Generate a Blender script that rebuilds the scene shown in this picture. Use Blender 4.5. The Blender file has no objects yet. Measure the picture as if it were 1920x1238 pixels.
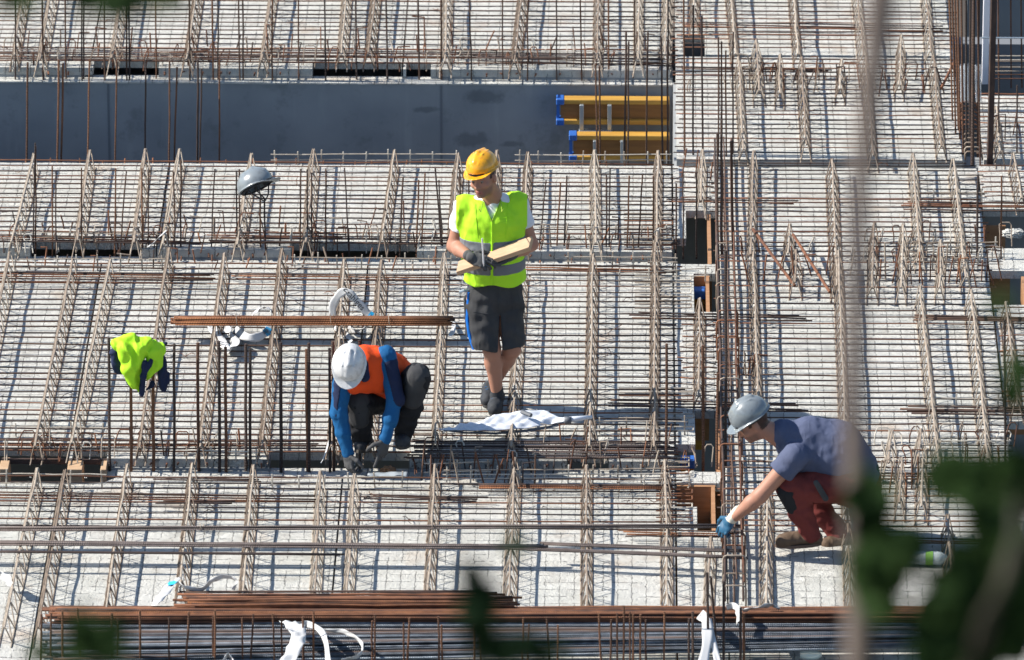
import bpy, bmesh, math, random
import numpy as np
from mathutils import Vector, Matrix, Quaternion
R = math.radians
random.seed(7)
SC = bpy.context.scene
COL = SC.collection
# ---------------------------------------------------------------- camera
FPX = 14850.0; DIST = 52.0; PITCH = R(22); YAW = R(0.86)
FWD = Vector((-math.sin(YAW)*math.cos(PITCH), math.cos(YAW)*math.cos(PITCH), -math.sin(PITCH)))
RGT = Vector((math.cos(YAW), math.sin(YAW), 0))
UPV = RGT.cross(FWD)
CAM = -FWD*DIST
cd = bpy.data.cameras.new('camera'); cam = bpy.data.objects.new('camera', cd); COL.objects.link(cam)
M3 = Matrix((RGT, UPV, -FWD)).transposed()
cam.matrix_world = Matrix.Translation(CAM) @ M3.to_4x4()
cd.sensor_width = 36; cd.lens = FPX/1920*36
cd.clip_start = 1.0; cd.clip_end = 3000
cd.dof.use_dof = True; cd.dof.focus_distance = DIST-0.5; cd.dof.aperture_fstop = 4.6
SC.camera = cam
# ---------------------------------------------------------------- light
w = bpy.data.worlds.new('World'); SC.world = w; w.use_nodes = True
nt = w.node_tree; bg = nt.nodes['Background']
sky = nt.nodes.new('ShaderNodeTexSky'); sky.sky_type = 'NISHITA'; sky.sun_disc = False
SUN_EL = R(39); SUN_AZ_DIR = Vector((-1.0, 0.035, 0)).normalized()   # towards the sun: from the left, a touch behind
sky.sun_elevation = SUN_EL
sky.sun_rotation = math.atan2(SUN_AZ_DIR.x, SUN_AZ_DIR.y)
sky.air_density = 1.1; sky.dust_density = 0.3; sky.ozone_density = 1.8
nt.links.new(sky.outputs[0], bg.inputs[0]); bg.inputs[1].default_value = 0.085
sd = bpy.data.lights.new('sun', 'SUN'); sd.energy = 4.5; sd.angle = R(0.5); sd.color = (1.0, 0.945, 0.85)
sun = bpy.data.objects.new('sun', sd); COL.objects.link(sun)
sdir = SUN_AZ_DIR*math.cos(SUN_EL) + Vector((0,0,math.sin(SUN_EL)))
sun.rotation_euler = sdir.to_track_quat('Z', 'Y').to_euler(); sun.location = (-8, 0, 12)
SC.view_settings.view_transform = 'Standard'; SC.view_settings.look = 'None'
SC.view_settings.exposure = 0.95; SC.view_settings.gamma = 1.0
SC.render.engine = 'CYCLES'

# ---------------------------------------------------------------- pixel -> world
def ray(px, py):
    return FWD + RGT*((px-960)/FPX) + UPV*((619-py)/FPX)
def P(px, py, z=0.0):
    r = ray(px, py); return CAM + r*((z-CAM.z)/r.z)
def PY(px, py, y):
    r = ray(px, py); return CAM + r*((y-CAM.y)/r.y)
def Q(px, py, d):
    return CAM + ray(px, py)*d

# ---------------------------------------------------------------- objects
def link(name, me, mat=None, parent=None):
    o = bpy.data.objects.new(name, me); COL.objects.link(o)
    if parent: o.parent = parent
    if mat and me is not None and not me.materials: me.materials.append(mat)
    return o
def empty(name, loc=(0,0,0)):
    o = bpy.data.objects.new(name, None); COL.objects.link(o); o.location = loc
    o.empty_display_size = .1
    return o
def tag(o, label=None, cat=None, group=None, kind=None):
    if label: o['label'] = label
    if cat: o['category'] = cat
    if group: o['group'] = group
    if kind: o['kind'] = kind
    return o
class MB:
    """collects geometry in world coordinates; build() re-bases it on a parent's location"""
    def __init__(s): s.v=[]; s.f=[]; s.m=[]; s.smooth=True
    def add(s, vs, fs, mi=0):
        n=len(s.v); s.v.extend([tuple(v) for v in vs]); s.f.extend([tuple(i+n for i in f) for f in fs]); s.m.extend([mi]*len(fs))
    def tube(s, pts, r, n=6, caps=True, mi=0):
        pts=[Vector(p) for p in pts]; k=len(pts)
        rs = r if isinstance(r,(list,tuple)) else [r]*k
        vs=[]; up=None
        for i,p in enumerate(pts):
            t=(pts[min(i+1,k-1)]-pts[max(i-1,0)])
            if t.length<1e-9: t=Vector((0,0,1))
            t.normalize()
            if up is None:
                up = Vector((0,0,1)) if abs(t.z)<.9 else Vector((0,1,0))
            a=t.cross(up)
            if a.length<1e-4: a=t.orthogonal()
            a.normalize(); b=a.cross(t).normalized(); up=b
            for j in range(n):
                an=2*math.pi*j/n
                vs.append(p+(a*math.cos(an)+b*math.sin(an))*rs[i])
        fs=[]
        for i in range(k-1):
            for j in range(n):
                j2=(j+1)%n
                fs.append((i*n+j,(i+1)*n+j,(i+1)*n+j2,i*n+j2))
        if caps:
            fs.append(tuple(range(n))); fs.append(tuple((k-1)*n+j for j in reversed(range(n))))
        s.add(vs,fs,mi)
    def box(s, lo, hi, mi=0, rot=None):
        x0,y0,z0=lo; x1,y1,z1=hi
        vs=[Vector(p) for p in ((x0,y0,z0),(x1,y0,z0),(x1,y1,z0),(x0,y1,z0),(x0,y0,z1),(x1,y0,z1),(x1,y1,z1),(x0,y1,z1))]
        if rot:
            c=(Vector(lo)+Vector(hi))/2; vs=[c+rot@(v-c) for v in vs]
        s.add(vs,[(0,3,2,1),(4,5,6,7),(0,1,5,4),(1,2,6,5),(2,3,7,6),(3,0,4,7)],mi)
    def prism(s, poly, z0, z1, mi=0):
        n=len(poly); vs=[(x,y,z0) for x,y in poly]+[(x,y,z1) for x,y in poly]
        fs=[tuple(reversed(range(n))), tuple(range(n,2*n))]+[(i,(i+1)%n,n+(i+1)%n,n+i) for i in range(n)]
        s.add(vs,fs,mi)
    def build(s, name, mat, parent=None, smooth=False, bevel=0):
        me=bpy.data.meshes.new(name)
        off=Vector((0,0,0))
        if parent:
            p=parent
            while p: off+=Vector(p.location); p=p.parent
        me.from_pydata([tuple(Vector(v)-off) for v in s.v],[],s.f)
        mats=mat if isinstance(mat,(list,tuple)) else [mat]
        for m in mats: me.materials.append(m)
        me.polygons.foreach_set('material_index', s.m)
        if smooth: me.polygons.foreach_set('use_smooth',[True]*len(me.polygons))
        bm=bmesh.new(); bm.from_mesh(me); bmesh.ops.recalc_face_normals(bm, faces=bm.faces)
        if bevel:
            bmesh.ops.bevel(bm, geom=[e for e in bm.edges if len(e.link_faces)==2 and e.calc_face_angle(0)>.6], offset=bevel, segments=1, affect='EDGES')
        bm.to_mesh(me); bm.free()
        return link(name, me, None, parent)

# ---------------------------------------------------------------- materials
def mat(name, rgb, rough=.6, metal=0.0, spec=.5):
    m=bpy.data.materials.new(name); m.use_nodes=True; b=m.node_tree.nodes['Principled BSDF']
    b.inputs['Base Color'].default_value=(*rgb,1); b.inputs['Roughness'].default_value=rough
    b.inputs['Metallic'].default_value=metal; b.inputs['Specular IOR Level'].default_value=spec
    return m
def N(m,t,**kw):
    n=m.node_tree.nodes.new(t)
    for k,v in kw.items():
        if hasattr(n,k): setattr(n,k,v)
        else: n.inputs[k].default_value=v
    return n
def L(m,a,b): m.node_tree.links.new(a,b)
def bsdf(m): return m.node_tree.nodes['Principled BSDF']
def mathn(m,op,a,b=None,c=None):
    n=m.node_tree.nodes.new('ShaderNodeMath'); n.operation=op
    for i,v in enumerate((a,b,c)):
        if v is None: continue
        if isinstance(v,(int,float)): n.inputs[i].default_value=v
        else: L(m,v,n.inputs[i])
    return n.outputs[0]
def ramp(m, fac, stops):
    r=m.node_tree.nodes.new('ShaderNodeValToRGB'); L(m,fac,r.inputs[0])
    e=r.color_ramp.elements
    while len(e)<len(stops): e.new(.5)
    for el,(p,c) in zip(e,stops): el.position=p; el.color=(*c,1) if len(c)==3 else c
    return r.outputs[0]
def mixc(m,fac,a,b):
    n=m.node_tree.nodes.new('ShaderNodeMix'); n.data_type='RGBA'
    for i,v in ((0,fac),(6,a),(7,b)):
        if isinstance(v,(int,float)): n.inputs[i].default_value=v
        elif isinstance(v,tuple): n.inputs[i].default_value=(*v,1)
        else: L(m,v,n.inputs[i])
    return n.outputs[2]
def noise(m, scale, detail=3, vec=None, rough=.5):
    n=N(m,'ShaderNodeTexNoise'); n.inputs['Scale'].default_value=scale; n.inputs['Detail'].default_value=detail; n.inputs['Roughness'].default_value=rough
    if vec is not None: L(m,vec,n.inputs['Vector'])
    return n.outputs[0]
def bump(m, h, strength=.5, dist=.01):
    n=N(m,'ShaderNodeBump'); n.inputs['Strength'].default_value=strength; n.inputs['Distance'].default_value=dist
    L(m,h,n.inputs['Height']); L(m,n.outputs[0],bsdf(m).inputs['Normal']); return n
def geo_pos(m):
    return N(m,'ShaderNodeNewGeometry').outputs['Position']
def objinfo_random(m): return N(m,'ShaderNodeObjectInfo').outputs['Random']

def make_slab_mat():
    m=mat('deck_concrete',(.5,.5,.48),.9,spec=.2)
    p=geo_pos(m); sx=N(m,'ShaderNodeSeparateXYZ'); L(m,p,sx.inputs[0])
    X,Y=sx.outputs[0],sx.outputs[1]
    n1=noise(m,9,3,p); n2=noise(m,60,3,p,.6); n3=noise(m,1.1,3,p); n4=noise(m,260,2,p)
    mp=N(m,'ShaderNodeMapping'); mp.inputs['Scale'].default_value=(1,.22,1); L(m,p,mp.inputs[0])
    wob=noise(m,16,4,mp.outputs[0],.65)
    # grooves running away from the camera, left by raking the precast face
    def groove_or_shadow(axis, pitch, amp, wsrc, width, mscale, mthr):
        a=mathn(m,'ADD',axis,mathn(m,'MULTIPLY',mathn(m,'SUBTRACT',wsrc,.5),amp))
        d=mathn(m,'PINGPONG',a,pitch/2)
        g=mathn(m,'LESS_THAN',d,width)
        mk=noise(m,mscale,2,p)
        return mathn(m,'MULTIPLY',g,mathn(m,'GREATER_THAN',mk,mthr))
    wob2=noise(m,22,5,p,.7)
    g1=groove_or_shadow(X,.088,.042,wob2,.0021,5,.42)
    bar_shadows=groove_or_shadow(Y,.105,.05,noise(m,18,4,p,.7),.0032,9,.50)  # wavy dark lines painting the shadows of the cross bars
    g=mathn(m,'MAXIMUM',g1,bar_shadows)
    base=ramp(m,n1,[(.3,(.43,.43,.40)),(.7,(.60,.595,.555))])
    base=mixc(m,ramp(m,n3,[(.42,(0,0,0)),(.62,(.45,.45,.45))]),base,(.60,.585,.56))
    pit=ramp(m,n2,[(.28,(1,1,1)),(.36,(0,0,0))])
    base=mixc(m,mathn(m,'MULTIPLY',pit,.55),base,(.16,.155,.15))
    rust=mathn(m,'MULTIPLY',ramp(m,noise(m,2.3,4,p),[(.60,(0,0,0)),(.74,(1,1,1))]),.45)
    base=mixc(m,rust,base,(.42,.28,.17))
    dirt=mathn(m,'MULTIPLY',ramp(m,noise(m,5.5,6,p,.75),[(.50,(0,0,0)),(.66,(1,1,1))]),.42)
    base=mixc(m,dirt,base,(.30,.27,.235))
    pud=mathn(m,'MULTIPLY',ramp(m,noise(m,1.7,3,p),[(.60,(0,0,0)),(.66,(1,1,1))]),.22)
    base=mixc(m,pud,base,(.33,.32,.29))
    base=mixc(m,mathn(m,'MULTIPLY',g,.85),base,(.10,.10,.10))
    L(m,base,bsdf(m).inputs['Base Color'])
    h=mathn(m,'ADD',mathn(m,'MULTIPLY',noise(m,34,5,p,.7),1.0),mathn(m,'MULTIPLY',n4,.25))
    h=mathn(m,'SUBTRACT',h,mathn(m,'MULTIPLY',g,.6))
    bump(m,h,1.0,.015)
    return m
def make_wall_mat():
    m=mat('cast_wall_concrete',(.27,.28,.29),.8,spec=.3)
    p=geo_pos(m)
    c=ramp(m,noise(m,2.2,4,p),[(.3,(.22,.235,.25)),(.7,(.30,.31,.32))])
    # damp stains and pores with shapes of their own
    st=ramp(m,noise(m,3.1,5,p,.7),[(.56,(0,0,0)),(.68,(1,1,1))])
    c=mixc(m,mathn(m,'MULTIPLY',st,.5),c,(.14,.15,.15))
    po=ramp(m,noise(m,24,2,p),[(.20,(1,1,1)),(.25,(0,0,0))])
    c=mixc(m,mathn(m,'MULTIPLY',po,.7),c,(.08,.08,.09))
    mp=N(m,'ShaderNodeMapping'); mp.inputs['Scale'].default_value=(5,1,.7); L(m,p,mp.inputs[0])
    dr=ramp(m,noise(m,1.6,4,mp.outputs[0],.6),[(.58,(0,0,0)),(.72,(1,1,1))]); c=mixc(m,mathn(m,'MULTIPLY',dr,.35),c,(.36,.37,.37))
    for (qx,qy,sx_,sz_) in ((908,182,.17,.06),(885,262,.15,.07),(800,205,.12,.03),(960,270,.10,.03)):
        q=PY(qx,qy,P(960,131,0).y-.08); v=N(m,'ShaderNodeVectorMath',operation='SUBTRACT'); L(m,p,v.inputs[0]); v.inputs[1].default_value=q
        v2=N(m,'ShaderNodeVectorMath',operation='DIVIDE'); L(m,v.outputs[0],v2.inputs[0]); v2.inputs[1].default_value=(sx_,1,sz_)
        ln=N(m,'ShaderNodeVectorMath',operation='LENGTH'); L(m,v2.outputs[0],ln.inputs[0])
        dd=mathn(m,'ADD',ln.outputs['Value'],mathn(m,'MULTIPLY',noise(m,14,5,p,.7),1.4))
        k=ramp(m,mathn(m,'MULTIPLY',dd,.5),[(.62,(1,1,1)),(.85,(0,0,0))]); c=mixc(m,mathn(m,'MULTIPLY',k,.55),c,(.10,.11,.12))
    sx=N(m,'ShaderNodeSeparateXYZ'); L(m,p,sx.inputs[0])
    L(m,c,bsdf(m).inputs['Base Color'])
    bump(m,noise(m,40,4,p),.25,.004)
    return m
def make_steel(name, stops, rough=.75, metal=.15, scale=14, ribs=None, dust=0.0):
    m=mat(name,stops[0][1],rough,metal,.4)
    p=geo_pos(m)
    r=objinfo_random(m)
    f=mathn(m,'ADD',mathn(m,'MULTIPLY',noise(m,scale,3,p),.6),mathn(m,'MULTIPLY',r,.45))
    c=ramp(m,f,stops)
    if dust:
        d=ramp(m,noise(m,30,3,p),[(.45,(0,0,0)),(.6,(1,1,1))])
        c=mixc(m,mathn(m,'MULTIPLY',d,dust),c,(.42,.39,.36))
    L(m,c,bsdf(m).inputs['Base Color'])
    if ribs:
        sx=N(m,'ShaderNodeSeparateXYZ'); L(m,p,sx.inputs[0])
        k=mathn(m,'SINE',mathn(m,'MULTIPLY',mathn(m,'ADD',sx.outputs['XYZ'.index(ribs)],mathn(m,'MULTIPLY',sx.outputs[1],.5)),2*math.pi/.011))
        bump(m,k,.8,.0022)
    return m
DECK=make_slab_mat(); WALL=make_wall_mat()
RUST=make_steel('rusty_steel',[(.25,(.065,.034,.024)),(.5,(.135,.060,.036)),(.8,(.24,.10,.05))],.85,.05)
RUSTX=make_steel('rusty_ribbed_steel',[(.28,(.045,.022,.016)),(.52,(.15,.058,.028)),(.78,(.30,.125,.055))],.8,.05,ribs='X')
DARKR=make_steel('dark_rusty_steel',[(.25,(.032,.023,.022)),(.55,(.065,.042,.036)),(.8,(.12,.068,.045))],.8,.15)
DARKZ=make_steel('dark_ribbed_steel',[(.25,(.035,.026,.024)),(.55,(.065,.043,.037)),(.85,(.12,.068,.045))],.7,.2,ribs='Z')
RUSTZ=make_steel('rusty_ribbed_bar_steel',[(.25,(.07,.036,.024)),(.55,(.14,.065,.036)),(.85,(.22,.10,.05))],.75,.1,ribs='Z')
BLUEX=make_steel('blue_mill_steel',[(.3,(.022,.028,.038)),(.55,(.075,.09,.115)),(.8,(.26,.30,.35))],.4,.35,ribs='X')
GREYX=make_steel('grey_mill_steel',[(.25,(.08,.06,.055)),(.55,(.14,.11,.10)),(.85,(.22,.18,.17))],.6,.3,ribs='X')
COATED=make_steel('cement_splashed_steel',[(.22,(.16,.115,.085)),(.5,(.27,.215,.17)),(.85,(.44,.38,.31))],.9,0,scale=22)
COATEDL=make_steel('pale_splashed_wire',[(.22,(.26,.20,.15)),(.5,(.42,.37,.31)),(.8,(.60,.56,.49))],.9,0,scale=30)
def make_wood(name,c1,c2,scale=(3,40,40)):
    m=mat(name,c1,.6)
    tc=geo_pos(m); mp=N(m,'ShaderNodeMapping'); mp.inputs['Scale'].default_value=scale; L(m,tc,mp.inputs[0])
    c=ramp(m,noise(m,1.0,5,mp.outputs[0],.7),[(.3,c1),(.7,c2)]); L(m,c,bsdf(m).inputs['Base Color'])
    return m
YWOOD=make_wood('yellow_beam_flange',(.36,.18,.03),(.54,.31,.055))
OWOOD=make_wood('orange_beam_web',(.17,.075,.02),(.26,.125,.035))
PLY=make_wood('formwork_plywood',(.30,.15,.07),(.42,.23,.12))
PINE=make_wood('pale_pine',(.42,.27,.16),(.55,.38,.24),(8,30,30))
BLUEP=mat('blue_plastic',(.03,.12,.42),.45)
GALV=mat('galvanised_steel',(.45,.5,.53),.4,.7)
WHITE=mat('white_tag_fabric',(.52,.52,.52),.6)
INK=mat('black_print',(.02,.02,.02),.6)
CYAN=mat('cyan_label',(.02,.38,.70),.5)
# ================================================================ ground and deck
ORD=['first','second','third','fourth','fifth','sixth','seventh','eighth','ninth','tenth','eleventh','twelfth','thirteenth','fourteenth','fifteenth','sixteenth','seventeenth','eighteenth','nineteenth','twentieth']
TENS={2:'twenty',3:'thirty',4:'forty',5:'fifty'}
def ordw(i):
    i+=1
    if i<=20: return ORD[i-1]
    t,u=divmod(i,10)
    return TENS[t]+'-'+ORD[u-1] if u else TENS[t][:-1]+'ieth'
DIRT=mat('dirt',(.16,.13,.10),.95)
L(DIRT,ramp(DIRT,noise(DIRT,.8,5,geo_pos(DIRT)),[(.3,(.04,.033,.027)),(.7,(.075,.06,.048))]),bsdf(DIRT).inputs['Base Color'])
g=MB(); S=900; g.add([(-S,-S,-3.2),(S,-S,-3.2),(S,S,-3.2),(-S,S,-3.2)],[(0,1,2,3)])
tag(g.build('ground',DIRT),'bare brown earth far below the concrete deck','ground',kind='structure')

H=0.13          # lattice girder height
T=0.056         # slab thickness
XE=P(1262,480).x; XC=P(1347,480).x; XR=P(1843,420).x
def yy(py,px=960): return P(px,py).y
def refX(px,py): return P(px,py).x
def slab(name,label,x0,x1,y0,y1,notches=(),back=None):
    """y0 front (near), y1 back; notches: (xa,xb,depth) in the front edge"""
    e=empty('precast_slab',((x0+x1)/2,(y0+y1)/2,-T))
    tag(e,label,'concrete slab','precast floor slabs')
    poly=[(x0,y0)]
    for xa,xb,d in sorted(notches):
        xa=max(xa,x0+.02)
        poly+= [(xa,y0),(xa,y0+d),(xb,y0+d),(xb,y0)]
    poly+=[(x1,y0),(x1,y1 if not (back and back[0]>x1) else y1-back[1])]
    # slightly ragged back edge
    n=max(4,int((x1-x0)/.12)); rr=random.Random(len(label)*7+int(x0*10))
    bk=lambda x: y1-(back[1] if back and x<back[0] else 0)
    poly+=[(x1-(x1-x0)*k/n, bk(x1-(x1-x0)*k/n)+rr.uniform(-.006,.006)) for k in range(1,n)]
    poly+=[(x0,bk(x0))]
    b=MB(); b.prism(poly,-T,0); b.build('deck_panel',DECK,e)
    return e
def girder(e, xa,ya, xb,yb, h=H, pitch=.2):
    """(xa,ya) pixel of top chord's far end, (xb,yb) near end"""
    A=P(xa,ya,h); B=P(xb,yb,h); d=B-A; Ln=d.length; t=d/Ln; s=Vector((-t.y,t.x,0))
    if s.x<0: s=-s
    rr=random.Random(int(xa*3+ya))
    b=MB(); wd=.040*rr.uniform(.85,1.15)
    # lacing: two zigzag wires, one down each side
    n=max(2,int(Ln/pitch*2)); st=Ln/n
    for sg in (-1,1):
        pts=[]
        for k in range(n+1):
            q=A+t*(k*st+ (st*.25*sg if 0<k<n else 0))
            if k%2==0: pts.append(Vector((q.x,q.y,h+.004))+s*sg*.006)
            else: pts.append(Vector((q.x,q.y,-.004))+s*sg*wd)
        b.tube(pts,.0046,5)
    for sg in (-1,1):
        b.tube([A+s*sg*(wd-.004)-Vector((0,0,h-.004)),B+s*sg*(wd-.004)-Vector((0,0,h-.004))],.004,5)
    g_=b.build('lattice_girder',COATED,e)
    c=MB(); kk=max(3,int(Ln/.25))
    c.tube([A+t*(Ln*i/kk)+s*rr.uniform(-.005,.005)+Vector((0,0,rr.uniform(-.005,.004))) for i in range(kk+1)],[.0064+rr.uniform(-.001,.0016) for i in range(kk+1)],6)
    # child mesh built relative to g_ (which sits at the slab's base)
    c.build('top_chord',COATED,g_)
    return g_
def vbar(parent, xb,yb, xt,yt, r=.008, m=None, zb=-T, name='starter_bar', dy=0.0):
    base=P(xb,yb,zb); top=PY(xt,yt,base.y+dy)
    rr=random.Random(int(xb*7+yt)); b=MB()
    pts=[base.lerp(top,k/4)+Vector((rr.uniform(-.003,.003),0,0))*(1 if 0<k<4 else 0) for k in range(5)]
    b.tube(pts,r,7); return b.build(name,m or DARKZ,parent)

# rows: (front py, back py) at px 960, z=0
ROWS={'bottom':(1275,896),'second':(864,493),'third':(471,310),'top':(131,-95)}
ry={k:(yy(a),yy(b)) for k,(a,b) in ROWS.items()}
XL=refX(-160,600)
def rowx(pxs,py): return [refX(a,py) for a in pxs]
# joints between panels (pixels at the row's middle)
J={'bottom':(96,633,1000),'second':(172,681,600),'third':(305,896,390),'top':(180,760,60)}
pos3=['left','middle','right']
rowname={'bottom':'nearest the bundles','second':'under the three men','third':'behind the standing man','top':'beyond the dark wall'}
notch={'top':[(158,297,.15),(585,808,.15)],'third':[(55,262,.13),(545,782,.13)],'second':[(-100,200,.16),(505,768,.12),(1062,1142,.10)],'bottom':[]}
SL={}
for rk,(fy,by) in ry.items():
    ja,jb,jy=J[rk]; xs=[XL-4.5,refX(ja,jy),refX(jb,jy),XE]
    fpy=ROWS[rk][0]
    for i in range(3):
        x0,x1=xs[i]+.006,xs[i+1]-.006
        nn=[]
        for a,b_,d in notch[rk]:
            xa,xb=refX(a,fpy),refX(b_,fpy)
            xa,xb=max(xa,x0),min(xb,x1)
            if xb-xa>.05: nn.append((xa+.001,xb-.001,d))
        SL[(rk,i)]=slab('precast_slab','%s pale concrete deck slab of the left part, in the row %s'%(pos3[i],rowname[rk]),x0,x1,fy,by,nn,(refX(202,893),.13) if rk=='bottom' else None)
GL={ ('bottom',0):[(70,878,8,1178),(-60,875,-120,1120)],
 ('bottom',1):[(122,882,72,1178),(239,870,197,1150),(361,869,337,1112),(475,872,455,1120),(601,884,589,1122)],
 ('bottom',2):[(665,889,651,1122),(816,872,802,1125),(966,859,953,1140),(1100,872,1100,1160),(1248,862,1252,1165)],
 ('second',0):[(19,473,-52,822),(137,487,66,838)],
 ('second',1):[(207,487,134,832),(317,465,262,840),(421,476,375,838),(529,466,491,838),(646,485,622,838)],
 ('second',2):[(716,487,692,838),(833,475,816,832),(979,490,958,838),(1112,476,1105,838),(1229,455,1226,838)],
 ('third',0):[(64,288,22,455),(169,282,145,450),(273,280,252,455)],
 ('third',1):[(337,280,306,458),(472,288,445,458),(588,280,574,455),(740,282,716,452),(859,288,846,452)],
 ('third',2):[(932,282,928,455),(990,285,982,455),(1115,282,1118,455),(1234,283,1232,456)],
 ('top',0):[(50,-60,26,104),(104,-60,74,112)],
 ('top',1):[(236,-60,210,110),(375,-60,350,112),(516,-60,491,115),(652,-60,640,104),(708,-60,691,104)],
 ('top',2):[(840,-60,835,116),(984,-60,964,118),(1123,-60,1120,112),(1198,-60,1197,112),(1254,-60,1247,104)]}
for k,gs in GL.items():
    for q in gs: girder(SL[k],*q)
# right part of the deck
RR=[('farthest',-95,104),('second farthest',108,300),('middle',315,505),('wide',508,902),('nearest',906,1275)]
XVR=P(1268,230).x
SR={}
for i,(nm,b_,f_) in enumerate(RR):
    x0=XVR if i<2 else XC+.01
    x1=P(1797,200).x if i<2 else XR
    s=slab('precast_slab','%s pale concrete deck slab of the right part, beyond the central stirrup cage'%nm,x0,x1,yy(f_,1580),yy(b_,1580),
        [] if i else [(P(1283,95).x,P(1322,95).x,.42)])
    SR[i]=s
GR={0:[(1302,-60,1302,42),(1366,-60,1380,102),(1484,-60,1497,102),(1604,-60,1620,104),(1734,-60,1745,98)],
 1:[(1385,108,1395,282),(1503,108,1512,272),(1624,108,1638,292),(1750,105,1766,275),(1418,76,1424,170),(1463,102,1462,175),(1578,112,1575,168),(1690,66,1686,160)],
 2:[(1317,282,1314,377),(1414,283,1408,478),(1560,298,1570,535),(1712,288,1726,480),(1787,298,1812,520),(1481,420,1477,475),(1640,418,1636,475),(1694,420,1690,540)],
 3:[(1412,473,1422,745),(1572,470,1588,905),(1725,536,1760,870),(1820,543,1852,860),(1493,468,1492,530),(1638,470,1636,540),(1672,808,1666,868),(1727,805,1722,868),(1764,450,1762,540)],
 4:[(1438,900,1437,1148),(1690,858,1687,944),(1730,862,1728,950),(1588,905,1596,1160),(1777,965,1784,1085),(1872,940,1880,1160)]}
for k,gs in GR.items():
    for q in gs: girder(SR[k],*q)
# narrow strip with square openings between the left part and the cage
strip=[(312,395,0),(495,513,0),(585,770,0),(885,906,0),(995,1275,0)]
nm=['farthest','second farthest','middle','fourth','nearest']
for i,(b_,f_,_) in enumerate(strip):
    s=slab('precast_slab','%s pale concrete infill slab of the narrow strip with square shafts'%nm[i],XE+.006,XC,yy(f_,1300),yy(b_,1300))
    if i==2: girder(s,1312,560,1311,745)
    if i==4: girder(s,1333,1008,1326,1165)
# rims left of the openings (shaft side cheeks)
for (px0,b_,f_,t) in ((1286,395,447,'square notch of the farthest'),(1301,513,585,'orange lined'),(1303,770,833,'black notched'),(1307,950,995,'timber lined nearest')):
    b=MB(); x0=XE+.007; x1=P(px0,(b_+f_)/2).x
    b.box((x0,yy(f_,1300),-T),(x1,yy(b_,1300)-.002,-.001)); o=b.build('concrete_cheek',DECK)
    tag(o,'small concrete cheek filling the left side of the %s shaft'%t,'concrete block')
# far right strip beyond the slab, also with shafts
XQ=P(1990,500).x
for i,(b_,f_,t) in enumerate(((-95,112,0),(180,300,0),(312,392,0),(466,508,0),(572,790,0),(880,1275,0))):
    if i==0: continue
    slab('precast_slab','%s pale concrete slab on the far right strip behind the tree'%['', 'farthest','second farthest','middle','fourth','nearest'][i],
        XR+.012 if i>1 else P(1838,240).x,XQ,yy(f_,1880),yy(b_,1880),[] if i!=1 else [])
e=[s for s in bpy.data.objects if s.get('label','').endswith('behind the tree')]
girder(e[1],1900,288,1916,372); girder(e[3],1887,566,1908,760); girder(e[0],1868,200,1876,285)
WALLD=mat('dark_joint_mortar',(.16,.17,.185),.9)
# ---------------------------------------------------------------- walls under the slab joints
def wall(label, x0,x1, yf, thick, segs, z1=-.086, z0=-3.2, cat='concrete wall',joints=(),rx0=None):
    e=empty('concrete_wall',((x0+x1)/2,yf,z0)); tag(e,label,cat,'cast walls under the deck')
    b=MB(); rim=.085
    b.box((rx0 or x0,yf,z0),(x1,yf+rim,z1))
    cur=x0
    for a,c in list(segs)+[(x1,x1)]:
        if a-cur>.01: b.box((cur,yf+rim+.001,z0),(a,yf+thick,-T-.0015))
        cur=c
    b.build('wall_face',WALL,e)
    for jx in joints:
        k=MB(); k.box((jx-.008,yf-.0025,z0),(jx+.008,yf-.0002,z1-.004)); k.build('joint_strip',WALLD,e)
    # trowelled pale mortar on the wall head
    m=MB(); rr=random.Random(3); n=int((x1-x0)/.05)
    xm=rx0 or x0; top=[(xm+(x1-xm)*k/n, yf-.004-rr.uniform(0,.006)) for k in range(n+1)]
    m.prism(top+[(x1,yf+rim+.05),(xm,yf+rim+.05)],z1+.001,z1+.012)
    m.build('mortar_bed',DECK,e)
    return e
def segs(rk): return [(refX(a,ROWS[rk][0])+.0,refX(b_,ROWS[rk][0])) for a,b_,d in notch[rk]]
W={}
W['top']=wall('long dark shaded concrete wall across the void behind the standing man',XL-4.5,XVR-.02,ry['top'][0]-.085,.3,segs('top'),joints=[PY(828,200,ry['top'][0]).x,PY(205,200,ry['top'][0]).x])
W['third']=wall('wall head under the joint just behind the standing man',XL-4.5,XE,ry['third'][0]-.085,.3,segs('third'))
W['second']=wall('wall head under the joint where the blue sleeved man works',XL-4.5,XE,ry['second'][0]-.10,.3,segs('second'),rx0=refX(200,864))
W['bottom']=wall('wall below the joint in front of the rebar bundles',XL-4.5,XQ,ry['bottom'][0]-.12,.3,[])
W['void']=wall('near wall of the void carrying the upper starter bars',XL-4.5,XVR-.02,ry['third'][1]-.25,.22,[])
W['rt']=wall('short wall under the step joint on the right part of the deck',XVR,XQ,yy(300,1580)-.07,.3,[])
# side wall closing the void on the right
b=MB(); b.box((XVR-.018,ry['third'][1]+.02,-3.2),(XVR+.12,ry['top'][0]-.09,-T-.002)); tag(b.build('concrete_wall',WALL),'side wall closing the right end of the void below the yellow beams','concrete wall','cast walls under the deck')
b=MB(); b.box((XL-4.5,ry['top'][0]+.75,-3.2),(XQ,ry['top'][0]+.9,-T-.003)); tag(b.build('concrete_wall',WALLD),'added dark partition under the top deck row, keeping its notches dark','concrete wall','cast walls under the deck')  # unseen blocker added to hide the sunlit ground behind the notches
# dark wall beyond the top right void
yv=yy(112,1890); 
b=MB(); b.box((P(1838,100).x,yv+2.3,-3.2),(XQ+1,yv+2.5,.35)); tag(b.build('concrete_wall',WALL),'dark blue shaded wall in the upper right corner behind thin bars','concrete wall','cast walls under the deck')
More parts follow.
